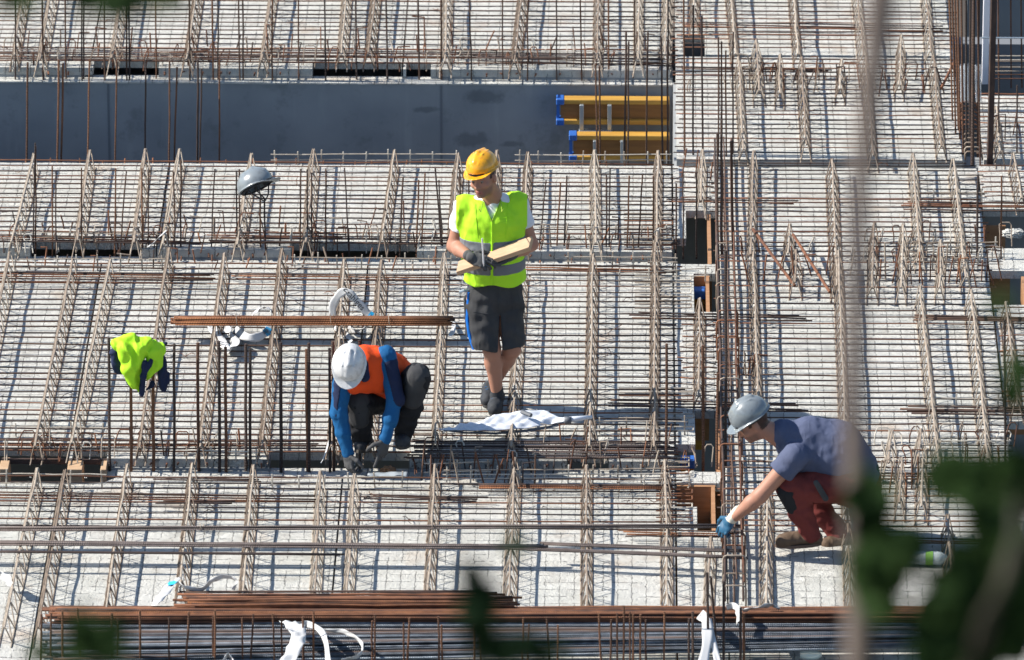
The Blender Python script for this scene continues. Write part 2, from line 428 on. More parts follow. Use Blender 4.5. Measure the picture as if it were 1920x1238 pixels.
# ================================================================ starter bars (cast into the walls)
rj=random.Random(11)
mats_v=[DARKZ,RUSTZ,DARKZ,DARKR,RUSTZ]
def vset(parent, lst, yb, r, top=None, mlist=mats_v, zb=-.085):
    for i,q in enumerate(lst):
        if len(q)==2: xb,yt=q; xt=xb; y_=yb
        elif len(q)==3: xb,xt,yt=q; y_=yb
        else: xb,y_,xt,yt=q
        vbar(parent,xb,y_+rj.uniform(-2,3),xt,yt,r*rj.uniform(.85,1.1),mlist[rj.randrange(len(mlist))],zb)
vset(W['top'],[(29,29,-40),(81,78,-40),(124,121,-50),(154,153,-45),(157,157,-40),(197,195,-50),(238,237,-40),(243,241,-45),(293,292,-40),(356,355,-40),(400,397,-45),(409,409,-40),(450,447,-40),(456,455,-50),(511,510,-40),(560,560,-45),(611,608,-40),(669,667,-40),(726,724,-40),(786,783,-50),(828,827,-40),(884,880,-40),(943,942,-40),(989,990,-50),(1044,1043,-40),(1091,1088,-40),(1142,1141,-50),(1190,1190,-40),(1254,1252,-40)],152,.0062)
# bars rising from the near wall of the void, seen against the dark wall
vset(W['void'],[(49,52,117),(107,110,112),(114,118,119),(164,168,112),(216,219,112),(271,273,112),(317,318,114),(326,332,126),(370,371,112),(374,378,129),(411,412,112),(1120,1117,120),(1126,1124,124),(1171,1174,60),(1177,1179,78),(1212,1215,58),(1243,1240,70),(1252,1252,75)],345,.0068,zb=-.25)
vset(W['third'],[(61,66,268),(67,67,274),(98,98,312),(105,105,322),(153,153,315),(215,217,316),(224,237,322),(268,266,316),(278,279,317),(329,325,322),(339,339,300),(395,403,317),(444,443,320),(449,449,318),(489,488,372),(497,496,372),(563,564,317),(578,576,318),(611,611,317),(584,584,324),(655,646,315),(749,756,332),(781,785,338),(790,797,325),(829,816,315),(831,823,338),(879,879,322),(862,862,318),(1009,1024,338),(1043,1051,342),(1057,1063,330),(1137,1137,327),(1142,1144,316),(1175,1180,330),(1196,1205,328),(1224,1225,330),(1267,1268,344),(1306,1306,322),(1281,1281,318)],484,.0056)
vset(W['second'],[(206,204,633),(246,246,640),(288,287,700),(326,327,645),(373,371,643),(412,410,640),(424,423,651),(461,461,645),(470,469,653),(527,526,642),(577,575,655),(580,579,643),(619,618,653),(626,624,640),(675,674,638)],887,.0104,mlist=[DARKZ,DARKZ,RUSTZ])
vset(W['second'],[(1250,1250,645),(1318,1318,648)],893,.0095,mlist=[RUSTZ])
low=[(76,78,1152),(96,96,1150),(119,117,1146),(153,145,1140),(210,210,1150),(221,221,1160),(263,262,1144),(317,317,1158),(346,354,1148),(402,403,1144),(399,400,1156),(455,454,1158),(466,475,1152),(516,511,1150),(529,528,1158),(568,568,1156),(589,588,1146),(697,698,1164),(702,703,1152),(758,757,1168),(759,768,1158),(823,822,1156),(829,828,1172),(889,889,1170),(901,900,1172),(980,981,1158),(988,992,1170),(1036,1025,1157),(1046,1046,1172),(1130,1123,1150),(1143,1146,1162),(1157,1157,1150),(1168,1170,1136),(1181,1181,1148),(1187,1187,1152),(1201,1201,1152),(1211,1211,1162),(1245,1246,1147)]
vset(W['bottom'],low,1300,.0062,mlist=[RUSTZ,RUSTZ,RUSTZ])
vset(W['bottom'],[(1292,1292,1160),(1299,1299,1147),(1328,1326,1074),(1352,1333,1082),(1357,1357,1090),(1389,1389,1140),(1395,1395,1150)],1300,.0078,mlist=[DARKZ,RUSTZ])
# bars of the cage column
vset(W['rt'],[(1347,1347,70),(1353,1353,78),(1362,1361,95),(1374,1375,60),(1318,1316,30),(1284,1282,-30),(1300,1300,10)],312,.0066)
vset(W['rt'],[(1873,1873,145),(1907,1907,160)],306,.0055)
vbar(W['second'],1361,892,1361,470,.0095,DARKZ); vbar(W['second'],1344,892,1346,700,.0085,RUSTZ)
vbar(W['third'],1346,492,1345,250,.008,DARKZ); vbar(W['third'],1354,492,1353,225,.009,DARKZ); vbar(W['third'],1375,492,1371,265,.009,RUSTZ)
vbar(W['second'],1885,892,1884,600,.0075,DARKZ); vbar(W['third'],1877,500,1878,330,.006,RUSTZ); vbar(W['third'],1832,500,1834,330,.008,DARKZ)

# ================================================================ cross bars lying on the deck (each its own thing)
def crossbar(x0,x1,y,label,group,m,r=.0042,z=.032,name='cross_bar',cat='rebar'):
    rr=random.Random(int(y*1000)+int(x0*100)); n=max(4,int((x1-x0)/.55))
    sk=rr.uniform(-.012,.012)
    pts=[(x0+(x1-x0)*k/n, y+sk*(k/n-.5)+rr.uniform(-.004,.004), z+rr.uniform(-.004,.005)) for k in range(n+1)]
    e=MB(); e.tube(pts,r,5); o=e.build(name,m,None,True)
    # re-base the mesh on the bar's middle
    c=Vector(pts[n//2]); o.data.transform(Matrix.Translation(-c)); o.location=c
    return tag(o,label,cat,group)
def field(rk, x0,x1,yf,yb, where, pitch=.1, skip=(), cement=0, m2=None):
    y=yf+.05; i=0
    while y<yb-.02:
        if not any(a<y<b_ for a,b_ in skip):
            mm = rj.choice([RUST,DARKR,DARKR,RUST,DARKR]) if not m2 else rj.choice(m2)
            crossbar(x0+rj.uniform(-.03,.02),x1+rj.uniform(-.02,.04),y,'%s cross bar %s'%(ordw(i),where),'thin cross bars on the deck',mm,rj.uniform(.0042,.0060))
            i+=1
        y+=pitch*rj.uniform(.82,1.18)
field('bottom',XL,XE+.02,yy(1006),ry['bottom'][1],'counted from the near edge of the left bottom deck row')
field('second',XL,XE+.03,ry['second'][0],ry['second'][1],'from the near edge of the left deck row under the men')
field('third',XL,XE+.02,ry['third'][0],ry['third'][1],'from the near edge of the left deck row behind the standing man',.088)
field('top',XL,XE+.02,ry['top'][0],yy(-30),'from the near edge of the left deck row beyond the dark wall',.088)
field('r0',XVR,P(1797,200).x+.03,yy(102,1580),yy(-30,1580),'from the near edge of the farthest right slab',.09)
field('r1',XVR,P(1797,200).x+.03,yy(300,1580),yy(108,1580),'from the near edge of the second farthest right slab',.092)
field('r2',XC-.02,XR,yy(505,1580),yy(315,1580),'from the near edge of the middle right slab',.093)
field('r3',XC-.02,XR,yy(902,1580),yy(508,1580),'from the near edge of the wide right slab',.1)
field('r4',XC-.02,XR,yy(1012,1580),yy(906,1580),'from the near edge of the nearest right slab behind the bottle',.1)
for b_,f_,wh in ((312,392,'from the near edge of the infill slab behind the upper shaft'),(585,768,'from the near edge of the infill slab between the shafts')):
    field('s',XE+.04,XC-.03,yy(f_,1300),yy(b_,1300),wh,.095)
for b_,f_,wh in ((182,300,'from the near edge of the far right strip near the column bars'),(314,392,'from the near edge of the far right strip above its upper shaft'),(574,788,'from the near edge of the far right strip above its lower shaft')):
    field('q',XR+.03,XQ,yy(f_,1880),yy(b_,1880),wh,.1)
# heavier loose bars, given by their end pixels
def loose(x0,y0,x1,y1,z,r,m,label,n=1,dy_=2.2,group='loose heavier bars laid across the deck'):
    for k in range(n):
        dy=dy_*rj.uniform(1.1,1.7); a=P(x0+rj.uniform(-14,10)*(n>1),y0+k*dy,z+rj.uniform(0,.004)); c=P(x1+rj.uniform(-14,16)*(n>1),y1+k*dy+rj.uniform(-1.5,1.5),z+rj.uniform(0,.004))
        mid=(a+c)/2; kk=5
        pts=[a.lerp(c,i/kk)+Vector((0,rj.uniform(-.006,.006),rj.uniform(-.002,.002))) for i in range(kk+1)]
        e=MB(); e.tube([p-mid for p in pts],r*.82,6); o=e.build('loose_bar',m if k%3 else DARKR,None,True); o.location=mid
        lab='%s of the %s'%(ordw(k),label)
        tag(o,lab,'rebar',group)
LS=[(-60,511,390,514,.055,.0062,RUSTX,'rusty bars in the left pile beside the joint behind the hanging jacket',5,2.6),
 (440,514,850,517,.055,.006,RUSTX,'rusty ribbed bars in the pile just left of the standing man',4,2.8),
 (990,497,1262,502,.055,.006,RUSTX,'rusty ribbed bars beside the joint right of the standing man',4,2.8),
 (-60,440,360,448,.05,.006,RUST,'brown bars in the pile left of the joint behind the paper flag',4,2.6),
 (400,436,640,440,.05,.0056,RUST,'brown bars below the hanging grey helmet',4,3),
 (400,441,850,446,.05,.005,DARKR,'dark bars below the hanging grey helmet',3,5),
 (-60,88,1250,101,.05,.0052,GREYX,'long rusty bars along the near edge of the top deck row',4,3.4),
 (-60,100,640,106,.05,.005,DARKR,'dark bars along the upper left slab edge',3,4),
 (900,104,1250,112,.05,.006,DARKR,'dark bars by the upper slab edge near the yellow beams',3,3),
 (-60,826,600,829,.05,.0062,RUSTX,'rusty bars near the tall starter bars left of the crouching man',4,3.2),
 (770,828,1255,829,.07,.0068,GREYX,'grey ribbed bars in the shade below the plan sheet',10,2.6),  # count raised with extra bars to deepen the shadow here
 (1020,832,1262,836,.05,.005,RUST,'rusty bars right of the plan sheet',3,4),
 (-60,922,600,931,.05,.006,RUSTX,'rusty bars behind the bottom row girders at the left',3,4),
 (905,908,1262,911,.05,.0066,RUSTX,'orange brown bars behind the bottom row girders at the middle',3,2.6),
 (690,928,905,932,.05,.0062,DARKR,'short dark bars left of the bottom row centre girder',3,2.6),
 (300,936,440,938,.05,.0062,DARKR,'short dark bars on the bottom row at the left',3,2.4),
 (1280,42,1780,50,.05,.0062,RUST,'rusty bars crossing the farthest right slab',3,3),
 (1280,125,1560,130,.05,.006,DARKR,'dark bars crossing the right slab near its back',2,3),
 (1262,374,1500,377,.05,.0062,RUST,'rusty bars crossing behind the upper shaft',2,3),
 (1190,586,1510,593,.05,.0066,DARKR,'dark bars crossing the cage beside the orange shaft',3,3.4),
 (1720,592,1960,596,.05,.0075,DARKR,'dark bars under the leaves at the right edge',3,3),
 (1140,750,1500,757,.05,.0062,RUST,'rusty bars just above the grey helmet of the kneeling man',4,3.2),
 (1700,762,1960,766,.05,.0078,DARKR,'dark bars on the wide right slab near its end',4,3),
 (1700,378,1960,384,.05,.0062,RUST,'rusty bars on the middle right slab',4,3),
 (1170,994,1380,997,.06,.006,RUSTX,'rusty bars lying under the kneeling man\'s glove',4,3),
 (1430,885,1960,892,.05,.0062,RUST,'rusty bars behind the kneeling man',3,3.4),
 (1640,1008,1960,1012,.05,.0066,RUST,'brown bars above the water bottle',3,3),
 (1280,300,1800,302,.02,.0045,DARKR,'dark wire on the step joint of the right deck',2,4),
 (280,895,500,900,.05,.006,DARKR,'dark bars lying on the joint left of the blue sleeved man',2,3)]
for q in LS: loose(*q)
for q in ((1412,430,1490,536),(1487,440,1556,548),(1790,115,1765,165)):
    a=P(q[0],q[1],.16); c=P(q[2],q[3],.05); mid=(a+c)/2
    e=MB(); e.tube([a-mid,c-mid],.0105,7); o=e.build('leaning_bar',RUST); o.location=mid
    tag(o,{1412:'thick orange rusty bar leaning between lattice girders, left of the leaning pair',1487:'thick orange rusty bar leaning between lattice girders, right of the leaning pair',1790:'short rusty bar leaning beside the column stirrups'}[q[0]],'rebar','leaning rusty bars')
# ================================================================ comb meshes standing on slab edges
def comb(x0,y0,x1,y1,step,h,label,rails=2,m=None,hook=True,drop=0):
    A=P(x0,y0,.0); B=P(x1,y1,.0); e=empty('edge_mesh',(A+B)/2); tag(e,label,'wire mesh','comb meshes along the slab edges')
    for k in range(rails):
        z=.035+k*(h-.06)/max(1,rails-1)
        b=MB(); n=6; b.tube([A.lerp(B,i/n)+Vector((0,rj.uniform(-.004,.004),z+rj.uniform(-.004,.004))) for i in range(n+1)],.0042,5); b.build('rail_wire',m or COATEDL,e)
    n=max(1,int((x1-x0)/step)); 
    for i in range(n+1):
        q=A.lerp(B,(i+.15)/(n+.3))+Vector((rj.uniform(-.01,.01),.004,0)); b=MB()
        b.tube([q+Vector((rj.uniform(-.006,.006),0,h+rj.uniform(-.01,.012))),q+Vector((0,0,.0)),q+Vector((rj.uniform(-.008,.008),-drop,-.01))],.0054,5); b.build('post_wire',m or COATEDL,e)
CB=[(508,309,860,308,40,.10,'pale comb mesh on the slab edge left of the yellow helmet'),
 (965,310,1258,309,40,.10,'pale comb mesh on the slab edge in front of the yellow beams'),
 (20,508,310,507,41,.11,'comb mesh on the slab edge behind the left girders of the second row'),
 (545,505,850,507,41,.11,'comb mesh on the slab edge just left of the standing man'),
 (1060,506,1270,508,41,.12,'comb mesh on the slab edge right of the standing man'),
 (0,915,200,916,55,.12,'comb mesh in front of the timber notch at the far left'),
 (505,920,760,914,44,.10,'comb mesh beside the gloves of the blue sleeved man'),
 (795,895,920,893,43,.12,'small comb mesh in front of the crouching man'),
 (830,908,1255,905,45,.12,'long comb mesh in the joint below the plan sheet'),
 (1115,815,1290,816,44,.12,'comb mesh right of the rolled plan sheet'),
 (770,822,960,822,50,.06,'dark mesh tray shaded below the plan sheet'),
 (1155,925,1300,912,44,.10,'small comb mesh at the lower row left of the timber shaft'),
 (1155,535,1330,525,44,.11,'comb mesh left of the orange lined shaft'),
 (1690,478,1870,476,40,.11,'upper comb mesh on the right slab among crowded girder ends'),
 (1700,505,1880,505,40,.11,'lower comb mesh on the right slab among crowded girder ends'),
 (1740,770,1880,770,44,.11,'comb mesh over the dark bars at the right end of the wide slab'),
 (1760,850,1895,850,40,.11,'comb mesh above the dark leaves at the right'),
 (20,820,200,822,46,.10,'comb mesh above the wide timber notch at the left'),
 (1010,446,1255,448,44,.10,'comb mesh in the third row right of the standing man'),
 (20,452,300,456,48,.09,'comb mesh in the third row at the far left'),
 (1400,872,1560,880,40,.09,'comb mesh beyond the squatting man'),
 (860,112,1240,114,48,.09,'comb mesh on the top row above the dark wall'),
 (345,862,490,866,44,.09,'comb mesh among the tall starter bars'),
 (1700,380,1850,380,44,.1,'comb mesh on the middle right slab by the far strip')]
for i,q in enumerate(CB): comb(*q,rails=3 if i in (4,8,13,14) else 2)
# hairpins: bent bars hooked over the near slab edges
def hairpin(px,py,h,w,label,m,lean=0.0):
    a=P(px,py,.0); e=MB(); pts=[a+Vector((0,-.03,-.03)),a+Vector((lean*.2,0,h*.5)),a+Vector((lean,.03,h-.015)),a+Vector((lean+.012,.034,h)),a+Vector((lean+w-.012,.034,h)),a+Vector((lean+w,.03,h-.015)),a+Vector((w,-.03,-.02))]
    e.tube([p-a for p in pts],.0045,5); o=e.build('edge_hairpin',m); o.location=a; tag(o,label,'bent bar','bent bars hooked over the slab edges')
def hrow(x0,x1,y,step,where):
    x=x0;i=0
    while x<x1:
        hairpin(x+rj.uniform(-6,6),y+rj.uniform(-2,3),rj.uniform(.06,.13),rj.choice([.006,.05,.08,.012]),'%s bent bar from the left, %s'%(ordw(i),where),rj.choice([RUST,COATED,RUST,COATEDL]),rj.uniform(-.03,.03))
        x+=step*rj.uniform(.8,1.3); i+=1
hrow(20,1250,122,46,'above the dark wall'); hrow(10,850,464,44,'left behind the standing man'); hrow(1010,1255,466,42,'right behind the standing man')
hrow(15,500,854,44,'among the tall starter bars'); hrow(800,1260,856,48,'below the plan sheet')
hrow(1390,1800,150,44,'of the far right slab'); hrow(1600,1870,488,26,'among crowded girder ends at the right'); hrow(1590,1880,868,34,'right of the kneeling man')
hrow(1280,1340,865,20,'by the lower shaft')
hrow(10,1250,104,60,'of the top deck row'); hrow(20,850,444,58,'of the third deck row'); hrow(1390,1560,470,40,'near the leaning bars'); hrow(1620,1900,452,24,'of the crowded girder ends'); hrow(1640,1890,830,26,'above the dark leaves'); hrow(30,500,838,56,'left of the crouching man')
hrow(780,1000,880,30,'in the joint below the plan sheet'); hrow(1290,1790,170,52,'of the second farthest right slab')
def pegs(x0,x1,y,n,hmin,hmax,where):
    for i in range(n):
        px=x0+(x1-x0)*(i+rj.uniform(.1,.9))/n; py=y+rj.uniform(-9,9); a=P(px,py,.0); hh=rj.uniform(hmin,hmax); dx=rj.uniform(-.03,.035)*(2 if rj.random()<.2 else 1)
        pts=[Vector((0,0,-.01)),Vector((dx*.5,.0,hh*.5)),Vector((dx,rj.uniform(-.03,.05),hh))]
        if rj.random()<.35: pts.append(pts[-1]+Vector((rj.choice([-1,1])*rj.uniform(.03,.09),0,rj.uniform(-.01,.01))))
        e=MB(); e.tube(pts,rj.uniform(.0042,.0062),5); o=e.build('upright_peg',rj.choice([RUST,RUST,RUSTX,DARKR,COATED])); o.location=a
        tag(o,'%s thin upright peg from the left, %s'%(ordw(i),where),'rebar','thin upright pegs of cut bar')
pegs(1385,1790,172,15,.12,.24,'on the second farthest right slab'); pegs(1390,1600,525,9,.15,.28,'by the leaning orange bars'); pegs(1620,1880,530,22,.12,.28,'among the crowded girder ends')
pegs(1640,1885,925,16,.12,.26,'around the dark leaves'); pegs(1000,1255,846,9,.12,.2,'right below the plan sheet'); pegs(775,1010,905,12,.14,.26,'in the joint before the plan sheet')
pegs(20,500,848,12,.08,.16,'beside the tall bars under the jacket'); pegs(20,850,456,20,.07,.16,'on the left of the third row edge'); pegs(1020,1250,458,8,.08,.18,'on the right of the third row edge'); pegs(20,1250,96,24,.10,.22,'on the top deck row'); pegs(20,850,436,22,.08,.2,'in the third row behind the jacket'); pegs(30,840,500,20,.06,.14,'at the back of the second row'); pegs(780,1250,880,14,.10,.2,'in the joint under the plan sheet'); pegs(1390,1560,150,8,.1,.2,'behind the cage at the upper right')
pegs(20,1250,112,26,.07,.15,'above the dark wall edge')
pegs(1385,1420,700,7,.10,.18,'beside the cage above the grey helmet'); pegs(1275,1340,330,4,.1,.2,'above the upper shaft'); pegs(1860,1915,260,4,.1,.2,'under the dark corner')
# stubs: cut bar ends poking out of slab edge faces
def stubs(slabkey,fpy,x0,x1,n):
    e=SL[slabkey]; yf=ry[slabkey[0]][0]
    for i in range(n):
        px=x0+(x1-x0)*(i+.5)/n+rj.uniform(-10,10); X=refX(px,fpy)
        b=MB(); b.tube([(X,yf+.01,-.03),(X+rj.uniform(-.01,.01),yf-.05,-.03+rj.uniform(-.01,.02))],.0058,6); b.build('bar_end',RUST,e)
stubs(('top',1),131,300,580,9); stubs(('top',2),131,815,1240,12); stubs(('top',0),131,10,150,4)
stubs(('third',1),471,310,540,8); stubs(('third',2),471,985,1255,9); stubs(('second',1),864,205,500,10); stubs(('second',2),864,780,1255,16)
for y,n,x0,x1 in ((310,26,20,1250),(492,14,300,1250)):
    key='third' if y==310 else 'second'
    for i in range(n):
        px=x0+(x1-x0)*(i+.5)/n+rj.uniform(-12,12); k=0 if px<J[key][0] else 1 if px<J[key][1] else 2
        X=refX(px,y); b=MB(); Yb=ry[key][1]
        b.tube([(X,Yb-.02,-.02),(X+rj.uniform(-.01,.01),Yb+.04,rj.uniform(.0,.03))],.0055,6); b.build('bar_end',RUST,SL[(key,k)])
wires=[]
for k in range(70):
    rk=rj.choice(['bottom','second','second','third','top','right']); 
    if rk=='right': px,py=rj.uniform(1400,1830),rj.uniform(130,1000)
    else: px,py=rj.uniform(10,1250),rj.uniform(*{'bottom':(905,1000),'second':(515,850),'third':(320,460),'top':(5,115)}[rk])
    c=P(px,py,.0); a=rj.uniform(0,6.28); q=Vector((0,0,.02)); pts=[q.copy()]
    for i in range(7): a+=rj.uniform(-.9,.9); q=q+Vector((math.cos(a),math.sin(a),0))*.022; q.z=max(.004,q.z+rj.uniform(-.012,.016)); pts.append(q.copy())
    e=MB(); e.tube(pts,.0024,4); o=e.build('wire_offcut',rj.choice([RUST,DARKR,COATED])); o.location=c; wires.append((rk,px,o))
cnt={}
for rk,px,o in sorted(wires,key=lambda t:(t[0],t[1])):
    i=cnt.get(rk,0); cnt[rk]=i+1
    tag(o,'%s tie wire offcut from the left on the %s'%(ordw(i),{'bottom':'bottom deck row','second':'deck row under the men','third':'deck row behind the standing man','top':'top deck row','right':'right part of the deck'}[rk]),'wire','curled tie wire offcuts')
# ================================================================ bundles
def bundle(label, x0,y0,x1,y1,z,n,r,m,cols,group='tied bundles of reinforcement', ties=(), parent=None, jit=8, name='rebar_bundle'):
    A=P(x0,y0,z); B=P(x1,y1,z); e=parent or empty(name,(A+B)/2)
    if not parent: tag(e,label,'rebar bundle',group)
    rows=[]; k=0; lay=0
    while k<n:
        for c in range(max(1,cols-lay)):
            if k>=n: break
            rows.append((c-(max(1,cols-lay)-1)/2,lay)); k+=1
        lay+=1
    pw=FPX/DIST
    for c,l in rows:
        o=Vector((0,c*r*2.1,l*r*1.8)); b=MB(); kk=5
        ja=rj.uniform(-jit,jit)/pw; jb=rj.uniform(-jit,jit)/pw
        b.tube([A.lerp(B,i/kk)+o+Vector(((ja if i==0 else jb if i==kk else 0),rj.uniform(-.5,.5)*r,rj.uniform(-.25,.25)*r)) for i in range(kk+1)],r,6)
        b.build('bar',m if not isinstance(m,list) else rj.choice(m),e,True)
    for tx in ties:
        q=A.lerp(B,tx); b=MB(); rw=cols*r*1.15; rh=(lay)*r*1.0
        b.tube([q+Vector((0.002*i,rw*math.cos(a),rh*.9-r*.5+(rh+r*.9)*math.sin(a))) for i,a in enumerate([j*2*math.pi/12 for j in range(14)])]+[q+Vector((.03,-rw,-.03))],.002,4); b.build('tie_wire',COATED,e)
    return e
bundle('rusty tied bundle of ribbed bars lying across the girders above the crouching man',327,604,846,604,H+.012,22,.0066,RUSTX,8,ties=(.22,.56,.77))
bundle('long thin brown bundle across the bottom row, the farther of the two',-60,992,1385,986,H+.012,5,.0062,GREYX,4,group='long thin bundles across the bottom row',ties=(.3,.6))
b2=bundle('long grey brown bundle that splits in two, the nearer across the bottom row',-60,1018,1020,1026,H+.012,6,.0064,GREYX,5,group='long thin bundles across the bottom row')
bundle(None,1018,1019,1395,1034,H+.012,3,.0064,GREYX,3,parent=b2); bundle(None,900,1025,1395,1046,H+.012,3,.0064,GREYX,3,parent=b2)
bundle('single long dark bar pair resting across the left girders of the bottom row',-60,1034,640,1040,H+.01,2,.0055,DARKR,2,group='long thin bundles across the bottom row')
bundle('dark bar lying between the girders in front of the rusty stack',340,1110,895,1109,H+.008,2,.0055,DARKR,2,group='long thin bundles across the bottom row')
# rusty stack and blue stack at the bottom
def stack(label,x0,x1,ya,yb,n,r,m,za,zb,jit,fan=6,xr=None,conv=1.0):
    A=P(x0,(ya+yb)/2,za); e=empty('rebar_stack',(P((x0+x1)/2,(ya+yb)/2,za))); tag(e,label,'rebar stack','loose stacks of bars at the bottom')
    for k in range(n):
        t=rj.random() if k>=2 else k; py=ya+(yb-ya)*t; z=za+(zb-za)*(1-abs(2*t-1))+rj.uniform(-.022,.018)
        xa=x0+rj.uniform(0,jit); xb=x1-rj.uniform(0,jit)
        if xr: xa+=xr*(1-t)
        b=MB(); a=P(xa,py+rj.uniform(-fan,fan)*.5,z); c=P(xb,ya+(py-ya)*conv+rj.uniform(-fan,fan)*.5,z); kk=7
        b.tube([a.lerp(c,i/kk)+Vector((0,rj.uniform(-.007,.007),rj.uniform(-.003,.003))) for i in range(kk+1)],r,6)
        b.build('bar',m if not isinstance(m,list) else rj.choice(m),e,True)
stack('long stack of orange rusty bars along the bottom of the photo',78,2010,1141,1165,50,.0072,[RUSTX,RUSTX,RUST,RUSTX,DARKR],H+.0,H+.05,40,9)
stack('shorter upper pile of bright rusty bars on the long stack',322,985,1115,1139,28,.0072,[RUSTX,RUSTX,RUST],H+.02,H+.05,75,6)
stack('long stack of blue grey mill bars in front of the rusty stack',76,1735,1167,1248,100,.0076,[BLUEX,BLUEX,DARKR,GREYX,BLUEX,BLUEX],H-.01,H+.04,34,5,conv=.58)
# ================================================================ central stirrup cage
e=empty('stirrup_cage',P(1368,800,0)); tag(e,'long rusty stirrup cage running away beside the shafts','rebar cage')
for dx,z,r,m in ((1352,.03,.007,DARKR),(1352,.16,.007,DARKR),(1384,.16,.0065,RUST),(1384,.03,.007,DARKR),(1370,.17,.0055,DARKR),(1368,.02,.006,DARKR)):
    b=MB(); X=P(dx,800).x; n=12; ya,yb=yy(1135,1360),yy(300,1360)
    b.tube([(X+rj.uniform(-.006,.006),ya+(yb-ya)*i/n,z+rj.uniform(-.005,.005)) for i in range(n+1)],r,6); b.build('long_bar',m,e,True)
py=1150.0; k=0
while py>485:
    X0=P(1349,800).x+rj.uniform(-.008,.008); X1=P(1387,800).x+rj.uniform(-.01,.01); Y=yy(py,1360); z1=.175+rj.uniform(-.012,.012); rr=.022
    b=MB(); b.tube([(X0,Y,.0),(X0,Y,z1-rr),(X0+rr*.3,Y,z1-rr*.3),(X0+rr,Y,z1),(X1-rr,Y,z1),(X1-rr*.3,Y,z1-rr*.3),(X1,Y,z1-rr),(X1,Y,.0)],.0055,6); b.build('stirrup',rj.choice([RUST,RUST,COATED]),e,True)
    py-=25*rj.uniform(.85,1.15)*(1 if py>500 else .75); k+=1
# side U bars poking from left slabs toward the shafts
def ubars(px0,px1,ys,where):
    for i,y in enumerate(ys):
        a=P(px0,y,.035); c=P(px1,y,.035); c2=P(px1,y+7,.03); a2=P(px0,y+8,.03); mid=(a+c)/2
        e=MB(); e.tube([p-mid for p in (a,c-Vector((.02,0,0)),c,c2,c2-Vector((.02,.005,0)),a2)],.0045,5); o=e.build('u_bar',rj.choice([RUST,COATEDL,COATED])); o.location=mid
        tag(o,'bent u bar %s, %s from the back'%(where,ordw(i)),'bent bar','u bars closing the slab sides')
ubars(1170,1262,[400,414,428,446,460],'left of the upper shaft'); ubars(1190,1296,[518,530,543,556,570],'left of the orange lined shaft')
ubars(1160,1300,[728,742,776,800],'left of the black notched shaft'); ubars(1240,1292,[858,868,880],'between the lower shafts'); ubars(1230,1298,[918,930,944,958,970],'left of the timber lined shaft')
ubars(1860,1960,[105,115,126,140],'below the dark corner wall at the upper right')
